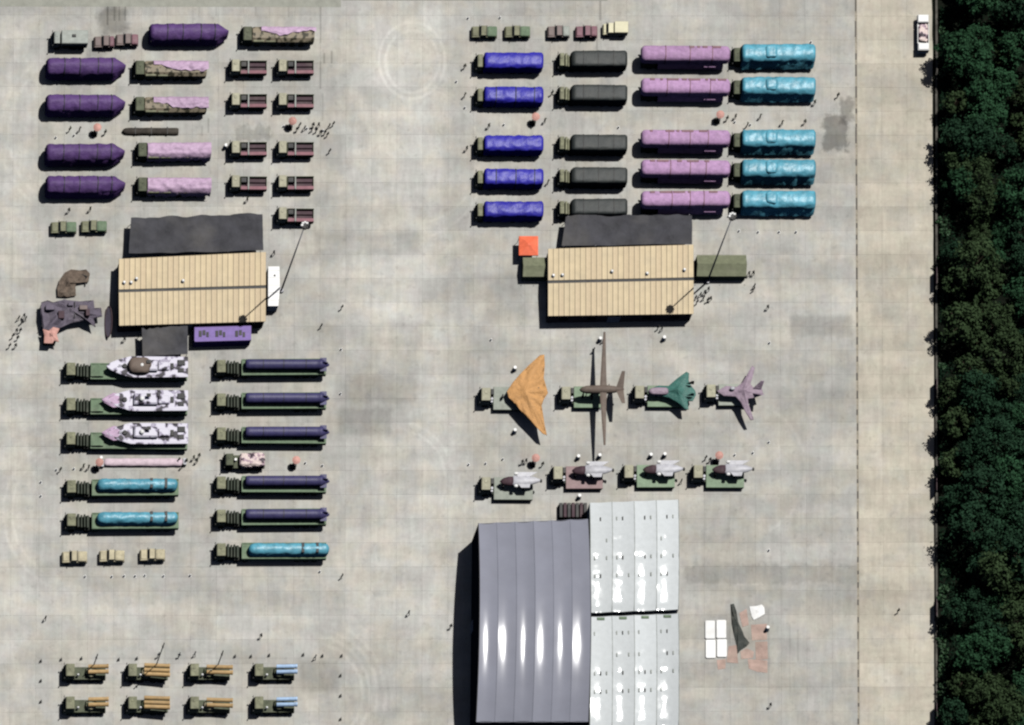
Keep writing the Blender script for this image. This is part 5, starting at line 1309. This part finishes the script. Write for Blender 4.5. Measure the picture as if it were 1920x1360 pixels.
# ------------------------------------------------------------------ woodland edge
SOIL = pm('woodland_soil', (0.007, 0.009, 0.006), 0.95, var=0.5, scale=0.5, spec=0.05, dust=0.01)
mb = MB()
edge = [(1751 + 2.5 * noise.noise(Vector((i * 0.37, 0, 3))), -1500 + i * 20) for i in range(220)]
mb.add([((x - 1800) / 10, (680 - y) / 10, 0.012) for x, y in edge] + [((4200 - 1800) / 10, (680 - y) / 10, 0.012) for x, y in edge],
       [(i, i + 1, 220 + i + 1, 220 + i)[::-1] for i in range(219)])
for f in mb.f: f.reverse()
struct('woodland_floor', mb, SOIL, 1800, 680)
WALLG = pm('boundary_wall_render', (0.075, 0.07, 0.06), 0.9, var=0.5, scale=0.5)
for i in range(7):
    y0 = -60 + i * 205
    t = thing('boundary_wall', 'low weathered boundary wall stretch between apron and woodland', 'wall', 1755, y0 + 102, 0, 'stretches of low boundary wall')
    part(t, 'masonry', WALLG, 'bw', lambda q: q.box(-0.14, 0.14, -10.2, 10.2, 0, 0.5))
    part(t, 'coping', WALLG, 'bc', lambda q: q.box(-0.2, 0.2, -10.2, 10.2, 0.503, 0.58))
for i, (y, lb) in enumerate([(528, 'dark upright board on the boundary wall, topmost of five'), (737, 'dark upright board on the boundary wall, second from the top'), (915, 'dark upright board on the boundary wall, middle of five'), (1150, 'dark upright board on the boundary wall, fourth from the top'), (1345, 'dark upright board on the boundary wall, at the bottom edge')]):
    t = thing('wall_board', lb, 'board', 1752, y, 0, 'upright boards along the boundary wall')
    part(t, 'panel', MAROON, 'wb', lambda q: q.box(-0.06, 0.06, -1.5, 1.5, 0.3, 2.7)); part(t, 'post', DARKMETAL, 'wp', lambda q: (q.box(-0.05, 0.05, -1.62, -1.51, 0, 2.7), q.box(-0.05, 0.05, 1.51, 1.62, 0, 2.7)))

def crown_mesh(seed, leaf, rad, hgt, nclump, per, size):
    rnd = random.Random(seed); q = MB()
    for c in range(nclump):
        a = rnd.uniform(0, 6.28); t = rnd.uniform(-0.5, 1.0); rr = math.sqrt(max(0, 1 - (t * 0.85) ** 2)) * rnd.uniform(0.45, 1.0)
        cx, cy, cz = rad * rr * math.cos(a), rad * rr * math.sin(a), hgt * (0.62 + 0.36 * t)
        cr = rnd.uniform(0.5, 1.0) * rad * 0.40
        for k in range(per):
            v = Vector((rnd.gauss(0, 1), rnd.gauss(0, 1), rnd.gauss(0, 1))).normalized() * cr * rnd.uniform(0.15, 1.15)
            p = Vector((cx, cy, cz)) + v * Vector((1, 1, 0.75)).length / 1.6
            n = (v.normalized() + Vector((rnd.gauss(0, .5), rnd.gauss(0, .5), rnd.gauss(0.35, .5)))).normalized()
            u = n.orthogonal().normalized(); w_ = n.cross(u); s = size * rnd.uniform(0.6, 1.3)
            ang = rnd.uniform(0, 6.28); d1 = (u * math.cos(ang) + w_ * math.sin(ang)) * s; d2 = n.cross(d1) * 0.6
            q.add([p - d1, p + d2 * 0.9, p + d1, p - d2 * 0.9], [(0, 1, 2, 3)])
    return mesh_of('crown', q, [leaf], raw=True)
def trunk_mesh(seed, hgt):
    rnd = random.Random(seed); q = MB()
    q.loft([[(r * math.cos(6.2832 * i / 8) + dx, r * math.sin(6.2832 * i / 8), z) for i in range(8)] for z, r, dx in ((0, .24, 0), (hgt * .3, .17, .05), (hgt * .6, .1, .1), (hgt * .85, .04, .05))])
    for k in range(7):
        a = rnd.uniform(0, 6.28); z = hgt * rnd.uniform(.3, .6)
        q.bar((0.08, 0, z), (1.7 * math.cos(a), 1.7 * math.sin(a), z + hgt * .22), 0.05, 5)
    return mesh_of('trunk', q, [BARK], raw=True)
CROWNS = [(crown_mesh(s, LEAFS[s % 3], r, h, n, 44, 0.27), trunk_mesh(s, h)) for s, r, h, n in ((1, 2.7, 7.6, 52), (2, 3.1, 8.6, 60), (3, 2.4, 6.6, 44), (4, 2.9, 8.0, 54), (5, 2.0, 5.6, 34), (6, 3.3, 9.2, 62), (8, 2.6, 7.2, 46))]
rnd = random.Random(11)
n_tree = 0
for cxp in (1782, 1820, 1862, 1908):
    yv = -30 + rnd.uniform(0, 30); n_tree = 0
    while yv < 1420:
        r_ = rnd.random()
        px, py = cxp + (rnd.uniform(-4, 12) if cxp < 1800 else rnd.uniform(-18, 18)), yv
        gap = cxp == 1782 and (rnd.random() < 0.28)
        if not gap:
            cm_, tm_ = CROWNS[rnd.randrange(7)] if cxp > 1800 else CROWNS[rnd.choice((2, 4, 6, 0))]
            x, y = G(px, py)
            t = bpy.data.objects.new('woodland_tree', None); col.objects.link(t); t.location = (x, y, 0)
            s_ = rnd.uniform(0.8, 1.5); t.scale = (s_, s_, s_ * rnd.uniform(0.85, 1.1)); t.rotation_euler = (0, 0, rnd.uniform(0, 6.28))
            tag(t, 'dark leafy tree in the woodland line %s, %s from the top' % ({1782: 'nearest the boundary wall', 1820: 'second from the wall', 1862: 'third from the wall', 1908: 'farthest from the wall'}[cxp], nth(n_tree)), 'tree', 'edge trees of the woodland' if cxp < 1800 else 'inner trees of the woodland')
            link('crown', cm_, t); link('trunk', tm_, t); n_tree += 1
        yv += rnd.uniform(40, 78)
SHM = crown_mesh(77, SHRUB, 0.9, 1.3, 16, 34, 0.16)
for i, yv in enumerate(sorted([1010, 1030, 1052, 1075, 1110, 1128, 950, 975, 800, 690, 640, 490, 350, 300, 250, 140, 110, 1172, 1190, 1206, 1222, 1240, 1256, 1272, 1290, 1306, 850, 866, 884, 420, 440, 60, 560])):
    x, y = G(1764 + rnd.uniform(-4, 6), yv)
    t = bpy.data.objects.new('verge_shrub', None); col.objects.link(t); t.location = (x, y, 0); t.rotation_euler = (0, 0, rnd.uniform(0, 6)); t.scale = (rnd.uniform(.8, 1.2),) * 3
    tag(t, 'bright green shrub on the verge behind the boundary wall, %s from the top' % nth(i), 'shrub', 'verge shrubs along the wall')
    link('foliage', SHM, t)
    q = MB(); q.cylz(0, 0, 0, 0.7, 0.04, 6); link('stem', CACHE.setdefault('stem', mesh_of('stem', q, [BARK])), t)

# low growth under the trees: nobody could count it
q = MB(); rnd = random.Random(5)
for i in range(15000):
    px, py = 1762 + 190 * rnd.random() ** 1.5, rnd.uniform(-40, 1430)
    if noise.noise(Vector((px * 0.02, py * 0.02, 1))) < -0.18: continue
    x, y = G(px, py); z = rnd.uniform(0.05, 1.0)
    n = Vector((rnd.gauss(0, .6), rnd.gauss(0, .6), 1)).normalized(); u = n.orthogonal().normalized(); a = rnd.uniform(0, 6.28)
    d1 = (u * math.cos(a) + n.cross(u) * math.sin(a)) * rnd.uniform(0.15, 0.4); d2 = n.cross(d1) * 0.6; p = Vector((x, y, z))
    q.add([p - d1, p + d2, p + d1, p - d2], [(0, 1, 2, 3)])
UNDER = pm('undergrowth_leaf', (0.007, 0.019, 0.010), 0.9, var=0.4, spec=0.05, dust=0)
o = link('undergrowth', mesh_of('undergrowth', q, [UNDER], raw=True)); o['kind'] = 'stuff'
o['label'] = 'dark low undergrowth beneath the woodland trees'; o['category'] = 'undergrowth'
